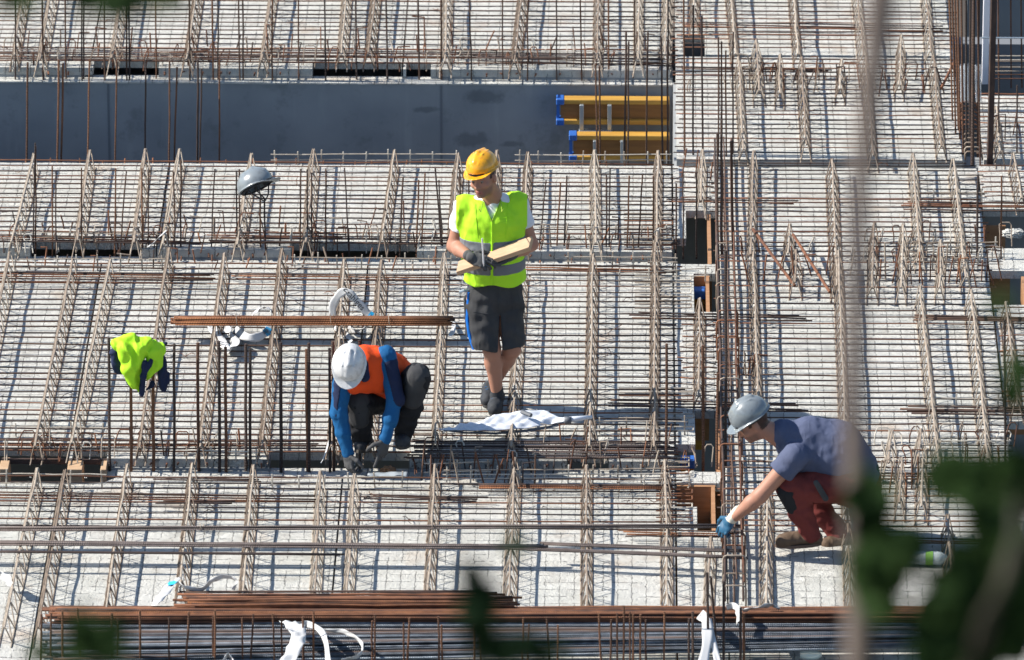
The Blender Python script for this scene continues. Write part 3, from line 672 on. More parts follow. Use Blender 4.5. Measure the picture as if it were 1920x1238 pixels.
# ================================================================ implicit surfaces for people and cloth
def V(*a): return np.array(a if len(a)>1 else a[0],dtype=float)
class Field:
    """smooth union / subtraction of round cones and ellipsoids; evaluated on a grid, meshed with surface nets"""
    def __init__(s,k=.02): s.k=k; s.ops=[]; s.pts=[]
    def cone(s,a,b,ra,rb,k=None,sub=False,fl=None):
        a=V(list(a)); b=V(list(b)); s.ops.append(('c',a,b,ra,rb,k if k is not None else s.k,sub,fl))
        if not sub: s.pts += [a-ra*1.6,a+ra*1.6,b-rb*1.6,b+rb*1.6]
        return s
    def chain(s,pts,rs,k=None,fl=None):
        for i in range(len(pts)-1): s.cone(pts[i],pts[i+1],rs[i],rs[i+1],k,False,fl)
        return s
    def ell(s,c,r,rot=None,k=None,sub=False):
        c=V(list(c)); r=V(list(r)); s.ops.append(('e',c,r,None if rot is None else np.array(rot),None,k if k is not None else s.k,sub,None))
        if not sub: m=max(r)*1.3; s.pts += [c-m,c+m]
        return s
    def inter(s,fn): s.ops.append(('f',fn)); return s      # intersect with fn(X,Y,Z)<0
    def disp(s,fn): s.ops.append(('d',fn)); return s        # add displacement
    def ev(s,X,Y,Z):
        D=np.full(X.shape,1e3)
        for o in s.ops:
            if o[0]=='c':
                _,a,b,ra,rb,k,sub,fl=o
                ab=b-a; L2=float(ab@ab)+1e-12
                px,py,pz=X-a[0],Y-a[1],Z-a[2]
                t=np.clip((px*ab[0]+py*ab[1]+pz*ab[2])/L2,0,1)
                dx,dy,dz=px-t*ab[0],py-t*ab[1],pz-t*ab[2]
                if fl is not None:      # flatten: (axis, factor) scale distance along axis
                    ax,f=fl; ax=V(list(ax)); c=dx*ax[0]+dy*ax[1]+dz*ax[2]
                    d=np.sqrt(np.maximum(dx*dx+dy*dy+dz*dz+(f*f-1)*c*c,0))
                else: d=np.sqrt(dx*dx+dy*dy+dz*dz)
                d=d-(ra+(rb-ra)*t)
            elif o[0]=='e':
                _,c,r,rot,_,k,sub,_=o
                px,py,pz=X-c[0],Y-c[1],Z-c[2]
                if rot is not None:
                    qx=px*rot[0][0]+py*rot[1][0]+pz*rot[2][0]; qy=px*rot[0][1]+py*rot[1][1]+pz*rot[2][1]; qz=px*rot[0][2]+py*rot[1][2]+pz*rot[2][2]
                else: qx,qy,qz=px,py,pz
                k0=np.sqrt((qx/r[0])**2+(qy/r[1])**2+(qz/r[2])**2); k1=np.sqrt((qx/r[0]**2)**2+(qy/r[1]**2)**2+(qz/r[2]**2)**2)+1e-9
                d=k0*(k0-1)/k1
            elif o[0]=='f': D=np.maximum(D,o[1](X,Y,Z)); continue
            elif o[0]=='d': D=D+o[1](X,Y,Z); continue
            if sub:
                d=-d; h=np.clip(.5-.5*(D-d)/k,0,1) if k>0 else None
                D = np.maximum(D,d) if k<=0 else D+(d-D)*h+k*h*(1-h)
            else:
                if k<=0: D=np.minimum(D,d)
                else:
                    h=np.clip(.5+.5*(D-d)/k,0,1); D=D*(1-h)+d*h-k*h*(1-h)
        return D
    def mesh(s,h):
        p=np.array(s.pts); lo=p.min(0)-2*h; hi=p.max(0)+2*h
        n=np.ceil((hi-lo)/h).astype(int)+1
        xs=[lo[i]+np.arange(n[i])*h for i in range(3)]
        X,Y,Z=np.meshgrid(*xs,indexing='ij'); D=s.ev(X,Y,Z)
        ins=D<0
        c=[D[i:n[0]-1+i,j:n[1]-1+j,k:n[2]-1+k] for i in (0,1) for j in (0,1) for k in (0,1)]
        ci=np.stack([q<0 for q in c]); act=ci.any(0)&~ci.all(0)
        idx=-np.ones(act.shape,int); ijk=np.argwhere(act); idx[act]=np.arange(len(ijk))
        cv=np.stack([q[act] for q in c]); co=np.array([(i,j,k) for i in (0,1) for j in (0,1) for k in (0,1)])
        acc=np.zeros((len(ijk),3)); cnt=np.zeros(len(ijk))
        for a in range(8):
            for b in range(a+1,8):
                if np.abs(co[a]-co[b]).sum()!=1: continue
                da,db=cv[a],cv[b]; m=(da<0)!=(db<0); t=np.where(m,da/(da-db+1e-20),0)
                acc+= (co[a]+t[:,None]*(co[b]-co[a]))*m[:,None]; cnt+=m
        vs=lo+(ijk+acc/cnt[:,None])*h
        F=[]
        for ax in range(3):
            sl0=[slice(0,None)]*3; sl1=[slice(0,None)]*3; sl0[ax]=slice(0,-1); sl1[ax]=slice(1,None)
            e=ins[tuple(sl0)]!=ins[tuple(sl1)]; q=np.argwhere(e); u,v=[i for i in range(3) if i!=ax]
            q=q[(q[:,u]>0)&(q[:,v]>0)&(q[:,u]<n[u]-1)&(q[:,v]<n[v]-1)]
            def id_(du,dv):
                r=q.copy(); r[:,u]-=du; r[:,v]-=dv; return idx[r[:,0],r[:,1],r[:,2]]
            f=np.stack([id_(1,1),id_(0,1),id_(0,0),id_(1,0)],1)
            fl=ins[tuple(q.T)]
            if ax==1: fl=~fl
            f[~fl]=f[~fl][:,::-1]; F.append(f)
        F=np.concatenate(F); F=F[(F>=0).all(1)]
        return vs,F
def sdf_obj(name,field,h,m,parent,smooth=2,color=None):
    vs,F=field.mesh(h)
    # a little Laplacian smoothing
    for _ in range(smooth):
        acc=np.zeros_like(vs); cnt=np.zeros(len(vs))
        for a,b in ((0,1),(1,2),(2,3),(3,0)):
            np.add.at(acc,F[:,a],vs[F[:,b]]); np.add.at(cnt,F[:,a],1); np.add.at(acc,F[:,b],vs[F[:,a]]); np.add.at(cnt,F[:,b],1)
        vs=vs*.45+.55*acc/np.maximum(cnt,1)[:,None]
    off=np.zeros(3); p=parent
    while p: off+=np.array(p.location); p=p.parent
    me=bpy.data.meshes.new(name); me.from_pydata((vs-off).tolist(),[],F.tolist())
    me.polygons.foreach_set('use_smooth',[True]*len(me.polygons))
    if color is not None:
        ca=me.color_attributes.new('Tint','FLOAT_COLOR','POINT'); ca.data.foreach_set('color',np.c_[color(vs),np.ones(len(vs))].ravel())
    o=link(name,me,m,parent); return o
def frame(fwd,up=(0,0,1)):
    """columns: right, forward, up"""
    f=V(list(fwd)); f/=np.linalg.norm(f); u=V(list(up)); r=np.cross(f,u); r/=np.linalg.norm(r); u=np.cross(r,f)
    return np.stack([r,f,u],1)
def nz(*terms):
    """cheap fold noise: sum of sines (amp, kx,ky,kz, phase)"""
    def fn(X,Y,Z):
        d=0
        for a,kx,ky,kz,ph in terms: d=d+a*np.sin(kx*X+ky*Y+kz*Z+ph+1.3*np.sin(.6*kz*X-.5*kx*Z+ph))
        return d
    return fn
def fabric(name,rgb,rough=.8,var=.12,scale=60,emis=0,spec=.2,stripes=None):
    m=mat(name,rgb,rough,spec=spec); p=geo_pos(m)
    c2=tuple(max(0,x*(1-var*2)) for x in rgb)
    L(m,ramp(m,noise(m,6,3,p),[(.3,c2),(.7,rgb)]),bsdf(m).inputs['Base Color'])
    mp=N(m,'ShaderNodeMapping'); mp.inputs['Rotation'].default_value=(.5,.7,.4); mp.inputs['Scale'].default_value=(1,1,.35); L(m,p,mp.inputs[0])
    rd=mathn(m,'ABSOLUTE',mathn(m,'SUBTRACT',noise(m,9,2,mp.outputs[0],.5),.5))     # sharp creases
    h=mathn(m,'ADD',mathn(m,'MULTIPLY',noise(m,9,2,p),.7),mathn(m,'MULTIPLY',rd,-2.2))
    bump(m,h,.55,.022)
    return m
def tintmat(name,rough=.55):
    m=mat(name,(.5,.3,.2),rough,spec=.35); a=m.node_tree.nodes.new('ShaderNodeAttribute'); a.attribute_name='Tint'
    n=noise(m,35,3,geo_pos(m)); c=mixc(m,mathn(m,'MULTIPLY',n,.25),a.outputs['Color'],(.30,.13,.09))
    L(m,c,bsdf(m).inputs['Base Color'])
    bsdf(m).inputs['Subsurface Weight'].default_value=.0
    return m
SKIN=tintmat('skin')
LIME=fabric('fluorescent_lime_cloth',(.42,.80,.03),.7,.04)
TEE=fabric('white_cotton',(.68,.68,.72),.85,.03)
REFL=fabric('grey_reflective_band',(.17,.18,.20),.5,.08)
SHORT=fabric('charcoal_work_shorts',(.055,.056,.060),.85,.15)
ROYAL=fabric('royal_blue_cloth',(.01,.16,.60),.75,.05)
SHOEB=fabric('dark_shoe_fabric',(.05,.054,.062),.7,.2)
GLOVE=fabric('grey_knit_glove',(.085,.085,.088),.85,.1)
ORANGE=fabric('orange_vest_cloth',(.76,.075,.012),.7,.05)
SBLUE=fabric('sky_blue_sleeve_cloth',(.009,.095,.25),.75,.05)
NAVY=fabric('navy_cloth',(.018,.026,.065),.85,.1)
BLACKT=fabric('black_work_trousers',(.022,.023,.027),.85,.15)
REDT=fabric('brick_red_trousers',(.16,.034,.031),.85,.12)
TEAL=fabric('dark_teal_cloth',(.02,.055,.065),.85,.1)
SLATE=fabric('slate_blue_shirt',(.09,.107,.18),.85,.10)
LEATH=fabric('brown_boot_leather',(.14,.095,.065),.7,.2)
CUFF=fabric('cream_knit_cuff',(.68,.62,.5),.85,.05)
GLBLUE=fabric('blue_rubber_glove',(.02,.10,.19),.4,.1,spec=.5)
def plastic(name,rgb): 
    m=mat(name,rgb,.28,spec=.6); m.node_tree.nodes['Principled BSDF'].inputs['Coat Weight'].default_value=.3
    L(m,mixc(m,ramp(m,noise(m,30,4,geo_pos(m)),[(.50,(0,0,0)),(.66,(.6,.6,.6))]),rgb,tuple(x*.55+.03 for x in rgb)),bsdf(m).inputs['Base Color'])
    return m
HYEL=plastic('yellow_helmet_plastic',(.80,.36,.008)); HWHI=plastic('white_helmet_plastic',(.58,.58,.59)); HGRY=plastic('grey_helmet_plastic',(.18,.205,.225)); HBLK=mat('black_webbing',(.02,.02,.022),.7)
EYEW=mat('eye_white',(.22,.17,.15),.6); HAIR=mat('dark_brown_hair',(.02,.013,.01),.8)

def helmet(c, F, m, parent, name='hard_hat', size=1.0, loose=False, lift=0.0):
    """c: head centre (eye level), F: frame of the head (right, forward, up)"""
    c=V(list(c))+F@V(0,-.2*lift,lift); q=lambda x,y,z: c+F@(V(x,y,z)*size)
    loc=lambda X,Y,Z: [sum((P_-c[i])*F[i][j] for i,P_ in enumerate((X,Y,Z)))/size for j in range(3)]
    f=Field(.004)
    f.ell(q(0,-.008,.052),V(.105,.128,.108)*size,F)
    for sx in (-1,1):      # raised side ribs and the crown ridge
        f.chain([q(sx*.034,.095,.098),q(sx*.040,.03,.146),q(sx*.038,-.06,.143),q(sx*.032,-.108,.10)],[.0055*size]*4,.007*size)
    f.cone(q(0,.092,.108),q(0,.02,.152),.012*size,.014*size,.016*size); f.cone(q(0,.02,.152),q(0,-.075,.145),.014*size,.012*size,.016*size)
    f.inter(lambda X,Y,Z: (.030-loc(X,Y,Z)[2])*size)
    # brim: thin plate that widens into a peak at the front
    def brim(X,Y,Z):
        x,y,z=loc(X,Y,Z); fr=np.clip(y/.12,0,1)
        rx=.118; ry=np.where(y>0,.175,.140)
        k=np.sqrt((x/rx)**2+((y+.004)/ry)**2); zz=.034-.022*fr*fr-.0
        return np.maximum((k-1)*.11,np.abs(z-zz)-.0035)*size
    g=Field(0); g.pts=list(f.pts)+[q(-.13,-.16,0),q(.13,.19,.1),q(-.13,.19,-.02),q(.13,-.16,.1)]
    def whole(X,Y,Z):
        d=f.ev(X,Y,Z); b=brim(X,Y,Z); k=.008*size
        h=np.clip(.5+.5*(d-b)/k,0,1); d=d*(1-h)+b*h-k*h*(1-h)
        x,y,z=loc(X,Y,Z)
        inner=(np.sqrt((x/.098)**2+((y+.008)/.121)**2+((z-.03)/.118)**2)-1)*.095*size
        return np.maximum(d,-inner)
    g.ev=whole
    o=sdf_obj(name,g,.0048*size,m,parent,1)
    b=MB()      # sweat band / webbing seen under the rim
    pts=[q(.093*math.cos(a),-.006+.112*math.sin(a),.022) for a in [2*math.pi*i/20 for i in range(21)]]
    b.tube(pts,.006*size,6); hb=b.build('head_band',HBLK,o)
    if loose:
        for sx in (-1,1):
            b=MB(); b.tube([q(sx*.09,.05,.03),q(sx*.075,.02,-.04),q(sx*.03,.0,-.075),q(0,.0,-.08)],.005,6); b.tube([q(sx*.09,-.05,.03),q(sx*.07,-.02,-.03),q(sx*.04,.0,-.07)],.005,6); b.build('chin_strap',HBLK,o)
        b=MB(); 
        for a in (.4,1.2,2.0,2.8): b.tube([q(.09*math.cos(a),-.006+.11*math.sin(a),.02),q(.05*math.cos(a),.06*math.sin(a),.075),q(-.05*math.cos(a),-.06*math.sin(a),.075),q(-.09*math.cos(a),-.006-.11*math.sin(a),.02)],.009,6)
        b.build('webbing',HBLK,o)
    return o
def head_prims(f,c,F,neck):
    c=V(list(c)); q=lambda x,y,z: c+F@V(x,y,z)
    f.ell(q(0,-.015,.035),V(.076,.096,.086),F,.02)
    f.ell(q(0,.018,-.030),V(.060,.072,.085),F,.03)
    f.ell(q(0,.030,-.078),V(.047,.050,.034),F,.02)
    f.cone(q(-.012,.070,-.098),q(.012,.070,-.098),.015,.015,.015)
    f.cone(q(0,.083,.008),q(0,.104,-.034),.008,.012,.010); f.cone(q(-.013,.092,-.040),q(.013,.092,-.040),.008,.008,.008)
    f.ell(q(0,.074,.022),V(.052,.018,.010),F,.012)
    for sx in (-1,1):
        f.ell(q(sx*.030,.093,.002),V(.017,.012,.011),F,.010,True)
        f.ell(q(sx*.042,.060,-.028),V(.022,.022,.018),F,.02)
        f.ell(q(sx*.078,-.008,-.008),V(.010,.020,.032),F,.006)
    f.ell(q(0,.087,-.064),V(.024,.010,.006),F,.006); f.ell(q(0,.084,-.076),V(.021,.010,.007),F,.006)
    f.ell(q(0,.097,-.070),V(.020,.006,.002),F,.004,True)
    f.cone(q(0,-.025,-.05),neck,.056,.060,.03)
def skin_tint(c,F,base=(.50,.27,.19),beard=.6):
    c=V(list(c)); base=V(list(base))
    def fn(vs):
        l=(vs-c)@F; x,y,z=l[:,0],l[:,1],l[:,2]; n=len(vs)
        col=np.tile(base,(n,1)); near=(np.abs(x)<.1)&(y>-.14)&(y<.14)&(z>-.12)&(z<.16)
        def mx(mask,c2,w): 
            w=(mask*w)[:,None]; col[:]=col*(1-w)+V(list(c2))*w
        st=np.clip((-z-.038)/.02,0,1)*np.clip((y+.01)/.03,0,1)*near
        mx(st,(.10,.065,.05),beard)
        mx(near&(np.abs(np.abs(x)-.031)<.019)&(np.abs(z-.024)<.0055)&(y>.05),(.03,.02,.015),.9)
        mx(near&(np.abs(x)<.023)&(np.abs(z+.070)<.011)&(y>.075),(.36,.12,.10),.8)
        mx(near&(np.abs(x)<.018)&(np.abs(z+.070)<.003)&(y>.07),(.05,.02,.02),.8)
        mx(near&(y<.035-.25*np.clip(z,0,1))&(z>.0)&(np.abs(x)<.09)&((np.abs(x)<.074)|(z>.02)),(.022,.014,.011),1)
        mx(near&(y<-.03)&(z>-.05)&(np.abs(x)<.072),(.022,.014,.011),1)
        return col
    return fn
def eyes(c,F,parent):
    c=V(list(c))
    for sx in (-1,1):
        q=c+F@V(sx*.030,.0735,.0); b=MB()
        bm=bmesh.new(); bmesh.ops.create_uvsphere(bm,u_segments=12,v_segments=8,radius=.0115); 
        b.add([Vector(q)+v.co for v in bm.verts],[tuple(v.index for v in f_.verts) for f_ in bm.faces]); bm.free()
        e=b.build('eye',EYEW,parent,True)
        q2=c+F@V(sx*.030,.0840,-.003); b=MB(); b.tube([Vector(q2)-Vector(F[:,1])*.002,Vector(q2)+Vector(F[:,1])*.0006],.005,10); b.build('iris',HAIR,e)
def hand(name,wrist,dirn,palm_n,side,m,parent,curl=(.5,.5,.5,.5),spread=.12,thumb=(.6,.35),scale=1.0,cuff=None,r=.0088):
    """wrist point, direction of the fingers, palm normal (towards the palm side), side=+1 if thumb lies along cross(dir,palm_n)"""
    w=V(list(wrist)); d=V(list(dirn)); d/=np.linalg.norm(d); n=V(list(palm_n)); n-=d*(n@d); n/=np.linalg.norm(n); s=np.cross(d,n)*side
    f=Field(.007); k=scale
    R_=np.stack([s,d,n],1)
    f.ell(w+d*.048*k,V(.041,.052,.017)*k,R_)
    f.cone(w-d*.02*k,w+d*.02*k,.026*k,.027*k,.015)
    offs=[.030,.010,-.011,-.030]; lens=[.040,.045,.042,.033]
    for i in range(4):
        b=w+d*(.088-.004*abs(i-1.2))*k+s*offs[i]*k; ang=-spread*(i-1.5); dd=d*math.cos(ang)-s*math.sin(ang)*-1*0+s*(offs[i]*2.2)*spread*3
        dd/=np.linalg.norm(dd); a=curl[i]*.75; p=b; pts=[w+d*.055*k+s*offs[i]*.8*k,b]
        for j,fr in enumerate((1.0,.68,.52)):
            cur=dd*math.cos(a)+n*math.sin(a); p=p+cur*lens[i]*fr*k; pts.append(p); a+=curl[i]*(1.15 if j==0 else .8)
        f.chain(pts,[r*1.15*k,r*1.1*k,r*k,r*.92*k,r*.82*k],.003)
    tb=w+d*.018*k+s*.030*k; t1=tb+(s*math.sin(thumb[0]+.35)+d*math.cos(thumb[0]+.35)+n*thumb[1])*.040*k; t2=t1+(s*math.sin(thumb[0])*.6+d*math.cos(thumb[0])+n*thumb[1]*1.2)*.032*k; t3=t2+(d*.9+n*thumb[1]*1.4-s*.05)*.022*k
    f.chain([tb,t1,t2,t3],[.014*k,.0125*k,.0105*k,.0085*k],.006)
    o=sdf_obj(name,f,.0034,m,parent,1)
    if cuff:
        g=Field(.004); g.cone(w-d*.06*k,w+d*.004*k,.034*k,.031*k); g.disp(nz((.0008,300*d[0],300*d[1],300*d[2],0)))
        sdf_obj('glove_cuff',g,.004,cuff,o,1)
    return o
def shoe(name,heel,toe,ankle,m,parent,sole=None,wd=.049,boot=.0):
    h=V(list(heel)); t=V(list(toe)); a=V(list(ankle)); d=(t-h); Ls=np.linalg.norm(d); d/=Ls; up=V(0,0,1); s=np.cross(d,up); s/=np.linalg.norm(s); up=np.cross(s,d)
    f=Field(.02)
    f.cone(h+up*.038+d*.03,h+up*.055+d*.09,.038,.042); f.cone(h+up*.055+d*.09,t+up*.036-d*.06,.045,.043); f.cone(t+up*.034-d*.07,t+up*.032-d*.04,.044,.038)
    f.cone(h+up*.05+d*.05,a,.040,.040+boot,.02)
    hh=float(h@up)
    f.inter(lambda X,Y,Z: (h@up+.004)-(X*up[0]+Y*up[1]+Z*up[2]))
    f.disp(nz((.0015,60,40,90,0)))
    o=sdf_obj(name,f,.005,m,parent,1)
    b=MB(); n=20; ring=[]
    for i in range(n):
        an=2*math.pi*i/n; ring.append((math.cos(an),math.sin(an)))
    vs=[]; 
    for zz in (-.006,.014):
        for cx,sy in ring:
            y=(Ls/2+.002)*cx; x=(wd*(1.0-.12*(cx<0)*1))*sy*(1-.18*abs(cx)**3)
            vs.append(Vector((h+t)/2+d*y+s*x+up*zz))
    b.add(vs,[tuple(range(n)),tuple(range(n,2*n))]+[(i,(i+1)%n,n+(i+1)%n,n+i) for i in range(n)])
    b.build('sole',sole or m,o)
    return o
# ================================================================ the standing man
def person(loc,label):
    e=empty('person',loc); tag(e,label,'person'); return e
BASE={}
def J3(px,py,y0,dy=0.0): return np.array(PY(px,py,y0+dy))
def stand():
    F0=P(928,770,.02); y0=F0.y
    e=person(F0,'standing man in yellow helmet and lime vest holding a board over the plan sheet')
    J=lambda px,py,dy=0: J3(px,py,y0,dy)
    # --- joints, read off the photo with a depth each (negative = towards the camera)
    hc=J(906,333,-.07); hf=frame(V(-.42,-.86,-.04),V(-.22,-.05,1)); neck=J(922,368,.0)
    shR=J(869,389,.02); shL=J(972,383,.05); elR=J(852,461,.03); elL=J(995,458,.05); wrR=J(882,482,-.20); wrL=J(956,480,-.14)
    chest=J(921,424,.0); belly=J(925,485,-.02); pelv=J(931,545,.02)
    hipR=J(905,560,.02); hipL=J(952,560,.03); knR=J(922,655,-.05); knL=J(960,655,.02); anR=J(932,738,.02); anL=J(927,718,.14)
    f=Field(.03)
    head_prims(f,hc,hf,neck)
    ax=(0,1,0)
    f.cone(neck,chest,.06,.12,fl=(ax,1.2)); f.cone(chest,belly,.145,.125,fl=(ax,1.4)); f.cone(belly,pelv,.125,.125,fl=(ax,1.35))
    f.cone(neck+V(0,0,-.05),shR+V(.01,0,-.012),.04,.045); f.cone(neck+V(0,0,-.05),shL+V(-.01,0,-.012),.04,.045)
    for sh,el,wr in ((shR,elR,wrR),(shL,elL,wrL)):
        f.cone(sh+(el-sh)*.15,el,.050,.046,.03); mid=el+(wr-el)*.35; f.cone(el,mid,.046,.046,.02); f.cone(mid,wr,.046,.028,.02)
    for hp,kn,an in ((hipR,knR,anR),(hipL,knL,anL)):
        f.cone(hp,kn,.088,.057,.03); mid=kn+(an-kn)*.33+V(0,.018,0); f.cone(kn,mid,.052,.055,.025); f.cone(mid,an,.055,.036,.025)
    body=sdf_obj('body',f,.0062,SKIN,e,1,skin_tint(hc,hf,(.38,.19,.13),.6)); eyes(hc,hf,body)
    hh=helmet(hc,hf,HYEL,e,size=.93,lift=.028)
    for pts in (((.012,.098,.105),(.020,.05,.142),(.030,.0,.158)),((-.012,.098,.105),(-.018,.06,.137),(-.020,.03,.149))):
        b=MB(); b.tube([hc+hf@(V(*p)*.93+V(0,-.005,.028)) for p in pts],[.0015,.0035,.002],6); b.build('vent_groove',HBLK,hh)
    # --- t-shirt
    t=Field(.03)
    t.cone(neck+V(0,0,-.05),chest,.070,.15,fl=(ax,1.3)); t.cone(chest,belly,.170,.155,fl=(ax,1.45)); t.cone(neck+V(0,0,-.035),shR,.054,.062); t.cone(neck+V(0,0,-.035),shL,.054,.062)
    for sh,el in ((shR,elR),(shL,elL)):
        u=(el-sh); u/=np.linalg.norm(u); t.cone(sh,sh+u*.13,.060,.068,.02)
    def slv(X,Y,Z):
        return -np.inf+0*X
    t.disp(nz((.0028,18,10,55,1),(.002,60,20,-25,2)))
    def cut(X,Y,Z):      # straight sleeve hems
        d=np.full(X.shape,-1.0)
        for sh,el in ((shR,elR),(shL,elL)):
            u=(el-sh); u/=np.linalg.norm(u); a=(X-sh[0])*u[0]+(Y-sh[1])*u[1]+(Z-sh[2])*u[2]
            side=np.sign((sh-chest)[0]); out=(X-sh[0])*side+.035
            d=np.maximum(d,np.minimum(a-.155,out))
        return d
    t.inter(cut)
    sdf_obj('t_shirt',t,.0065,TEE,e,1)
    # --- vest: open v neck, two reflective bands
    def vest_field(grow=0):
        v=Field(.03)
        v.cone(neck+V(0,.01,-.07),chest,.080+grow,.16+grow,fl=(ax,1.25)); v.cone(chest,belly,.203+grow,.196+grow,fl=(ax,1.45)); v.cone(belly,pelv+V(0,0,.015),.196+grow,.208+grow,fl=(ax,1.45))
        v.cone(neck+V(0,.01,-.058),shR+V(.005,0,.0),.056+grow,.076+grow); v.cone(neck+V(0,.01,-.058),shL+V(-.005,0,.0),.056+grow,.076+grow)
        for sh,el in ((shR,elR),(shL,elL)):
            u=(el-sh)/np.linalg.norm(el-sh); v.cone(sh,sh+u*.09,.073+grow,.076+grow)
        v.cone(shL+V(-.02,0,-.03),chest+V(.085,0,-.03),.070+grow,.115+grow,fl=(ax,1.15)); v.cone(shR+V(.02,0,-.03),chest+V(-.085,0,-.03),.070+grow,.115+grow,fl=(ax,1.15))
        v.disp(nz((.0035,14,6,20,0.5),(.0022,45,5,14,2),(.0018,20,10,80,1),(.0012,90,5,60,3)))
        return v
    v=vest_field()
    zc=J(922,418,-.15); 
    def vneck(X,Y,Z):
        z=Z-zc[2]; xc=zc[0]-.0*z
        w_=z*.50-.0; inside=np.minimum(w_-np.abs(X-xc+.03*z/.2*0), (y0+.03)-Y)
        return inside
    top=J(921,384,-.1)[2]
    v.inter(vneck)
    xl=J(857,400)[0]; xr=J(985,400)[0]
    v.inter(lambda X,Y,Z: np.maximum(xl-.006-X,X-xr-.012))
    hem=J(925,541,-.15)[2]
    v.inter(lambda X,Y,Z: hem+.012*np.cos((X-zc[0])*26)-Z+0*Y)
    ves=sdf_obj('vest',v,.006,LIME,e,1)
    for (pa,pb) in ((457,476),(498,519)):
        z0=J(925,pb,-.16)[2]; z1=J(925,pa,-.16)[2]
        b=vest_field(.0035); b.inter(lambda X,Y,Z,z0=z0,z1=z1: np.abs(Z-(z0+z1)/2-.02*(X-zc[0]))-(z1-z0)/2); b.inter(lambda X,Y,Z: np.maximum(xl-X,X-xr-.002)); b.inter(lambda X,Y,Z: hem-Z)
        b.inter(lambda X,Y,Z: np.minimum(.006-np.abs(X-zc[0]),(y0)-Y))
        sdf_obj('reflective_band',b,.006,REFL,ves,1)
    bt=MB(); vf=vest_field(.002)      # dark binding along the v neck, and two seams
    def onv(x,z):
        ys=np.linspace(y0-.3,y0+.15,451); d=vf.ev(np.full(451,x),ys,np.full(451,z)); i=int(np.argmax(d<0)); return (x,ys[i],z)
    for sx in (-1,1):
        bt.tube([onv(zc[0]+sx*.50*dz,zc[2]+dz) for dz in np.linspace(.0,.15,9)],.0028,5)
    bt.build('neck_binding',mat('yellow_green_binding',(.30,.45,.03),.7),ves)
    for sx in (-.105,.10):
        bt=MB(); bt.tube([onv(zc[0]+sx*(1-.15*k/8),zc[2]+.09-.20*k/8) for k in range(9)],.0022,5); bt.build('seam',LIME,ves)
    bt=MB(); pk=[onv(zc[0]+a,zc[2]+b) for a,b in ((.045,.02),(.13,.015),(.13,-.10),(.045,-.095),(.045,.02))]; bt.tube(pk,.0022,5); bt.build('pocket_seam',LIME,ves)
    zp=MB(); vf=vest_field(.004)
    pts=[]
    for k in range(14):
        z=zc[2]+(hem+.02-zc[2])*k/13; ys=np.linspace(y0-.3,y0+.1,401); d=vf.ev(np.full(401,zc[0]),ys,np.full(401,z)); i=int(np.argmax(d<0)); pts.append((zc[0],ys[i],z))
    zp.tube(pts,.0055,5); zp.build('zip',LIME,ves)
    # --- shorts with a blue side stripe
    s=Field(.025)
    s.cone(pelv+V(0,0,.11),pelv,.165,.170,fl=(ax,1.4))
    hmR=J(918,652,-.05); hmL=J(955,650,.0)
    s.cone(hipR+V(-.0,0,0),hmR+V(-.012,0,0),.112,.094,.02); s.cone(hipL,hmL+V(.012,0,0),.104,.092,.02)
    s.disp(nz((.004,30,10,22,0),(.003,12,25,60,1),(.003,50,0,30,2)))
    zR=J(918,652,-.05)[2]; s.inter(lambda X,Y,Z: zR+.010*np.sin(X*30)-Z)
    s.inter(lambda X,Y,Z: np.minimum(.003+.05*np.clip(J(938,585)[2]-Z,0,.3)-np.abs(X-J(938,600)[0]), J(938,585)[2]-Z))
    sh=sdf_obj('shorts',s,.006,SHORT,e,1)
    b=MB(); A=J(872,560,.0); pts=[J(879,548,-.03),J(877,600,-.03),J(882,632,-.04),J(889,655,-.05)]
    b.tube(pts,[.010,.014,.015,.012],8); b.build('side_stripe',ROYAL,sh)
    for qs in ((J(933,556,-.2),J(935,590,-.2)),(J(884,560,-.2),J(905,552,-.2)),(J(958,556,-.2),J(962,598,-.2)),(J(962,598,-.2),J(986,598,-.2)),(J(886,597,-.2),J(915,599,-.2))):
        b=MB(); pp=[]
        for k in range(7):
            q=qs[0]+(qs[1]-qs[0])*k/6; ys=np.linspace(y0-.3,y0+.2,301); d=s.ev(np.full(301,q[0]),ys,np.full(301,q[2])); i=int(np.argmax(d<0)); pp.append((q[0],ys[i]-.001,q[2]))
        b.tube(pp,.0026,5); b.build('seam',SHOEB,sh)
    # tool pocket with a hammer
    g=Field(.006); g.cone(J(873,560,.0),J(878,625,.0),.022,.026,fl=(V(1,0,0),1.5)); sdf_obj('tool_pocket',g,.005,SHORT,sh,1)
    b=MB(); b.tube([J(877,552,-.02),J(874,595,.0)],.009,7); hm=b.build('hammer_handle',PINE,sh)
    b=MB(); b.tube([J(862,548,-.03),J(870,545,-.03),J(880,544,-.02)],[.011,.010,.006],8); b.build('hammer_head',GALV,hm)
    # --- shoes and socks
    for an,heel,toe in ((anR,V(*P(934,781,.03))+V(0,.27,0),V(*P(925,781,.03))),(anL,V(*P(915,765,.03))+V(.01,.27,0),V(*P(913,765,.03)))):
        so=shoe('work_shoe',heel,toe,an+V(0,0,.01),SHOEB,e,mat('dark_sole',(.03,.03,.03),.8))
        b=MB()
        d=(toe-heel)/np.linalg.norm(toe-heel)
        for i in range(5):
            c=heel+(toe-heel)*(.42+.09*i)+V(0,0,.104-.010*i); b.tube([c+V(-.024,.0,-.006),c+V(0,-.004,.006),c+V(.024,0,-.006)],.0028,5)
        b.build('shoe_lace',SBLUE,so)
        g=Field(.01); g.cone(an+V(0,0,-.03),an+V(0,0,.030),.043,.041); sdf_obj('sock',g,.005,SHOEB,so,1)
    # --- gloves: right glove (image left) grips pencil over the board, left glove supports it from below
    hand('glove',wrR,J(916,494,-.25)-wrR,V(.1,.75,-.65),1,GLOVE,e,(.45,.6,.75,.9),thumb=(.5,.5),scale=1.1)
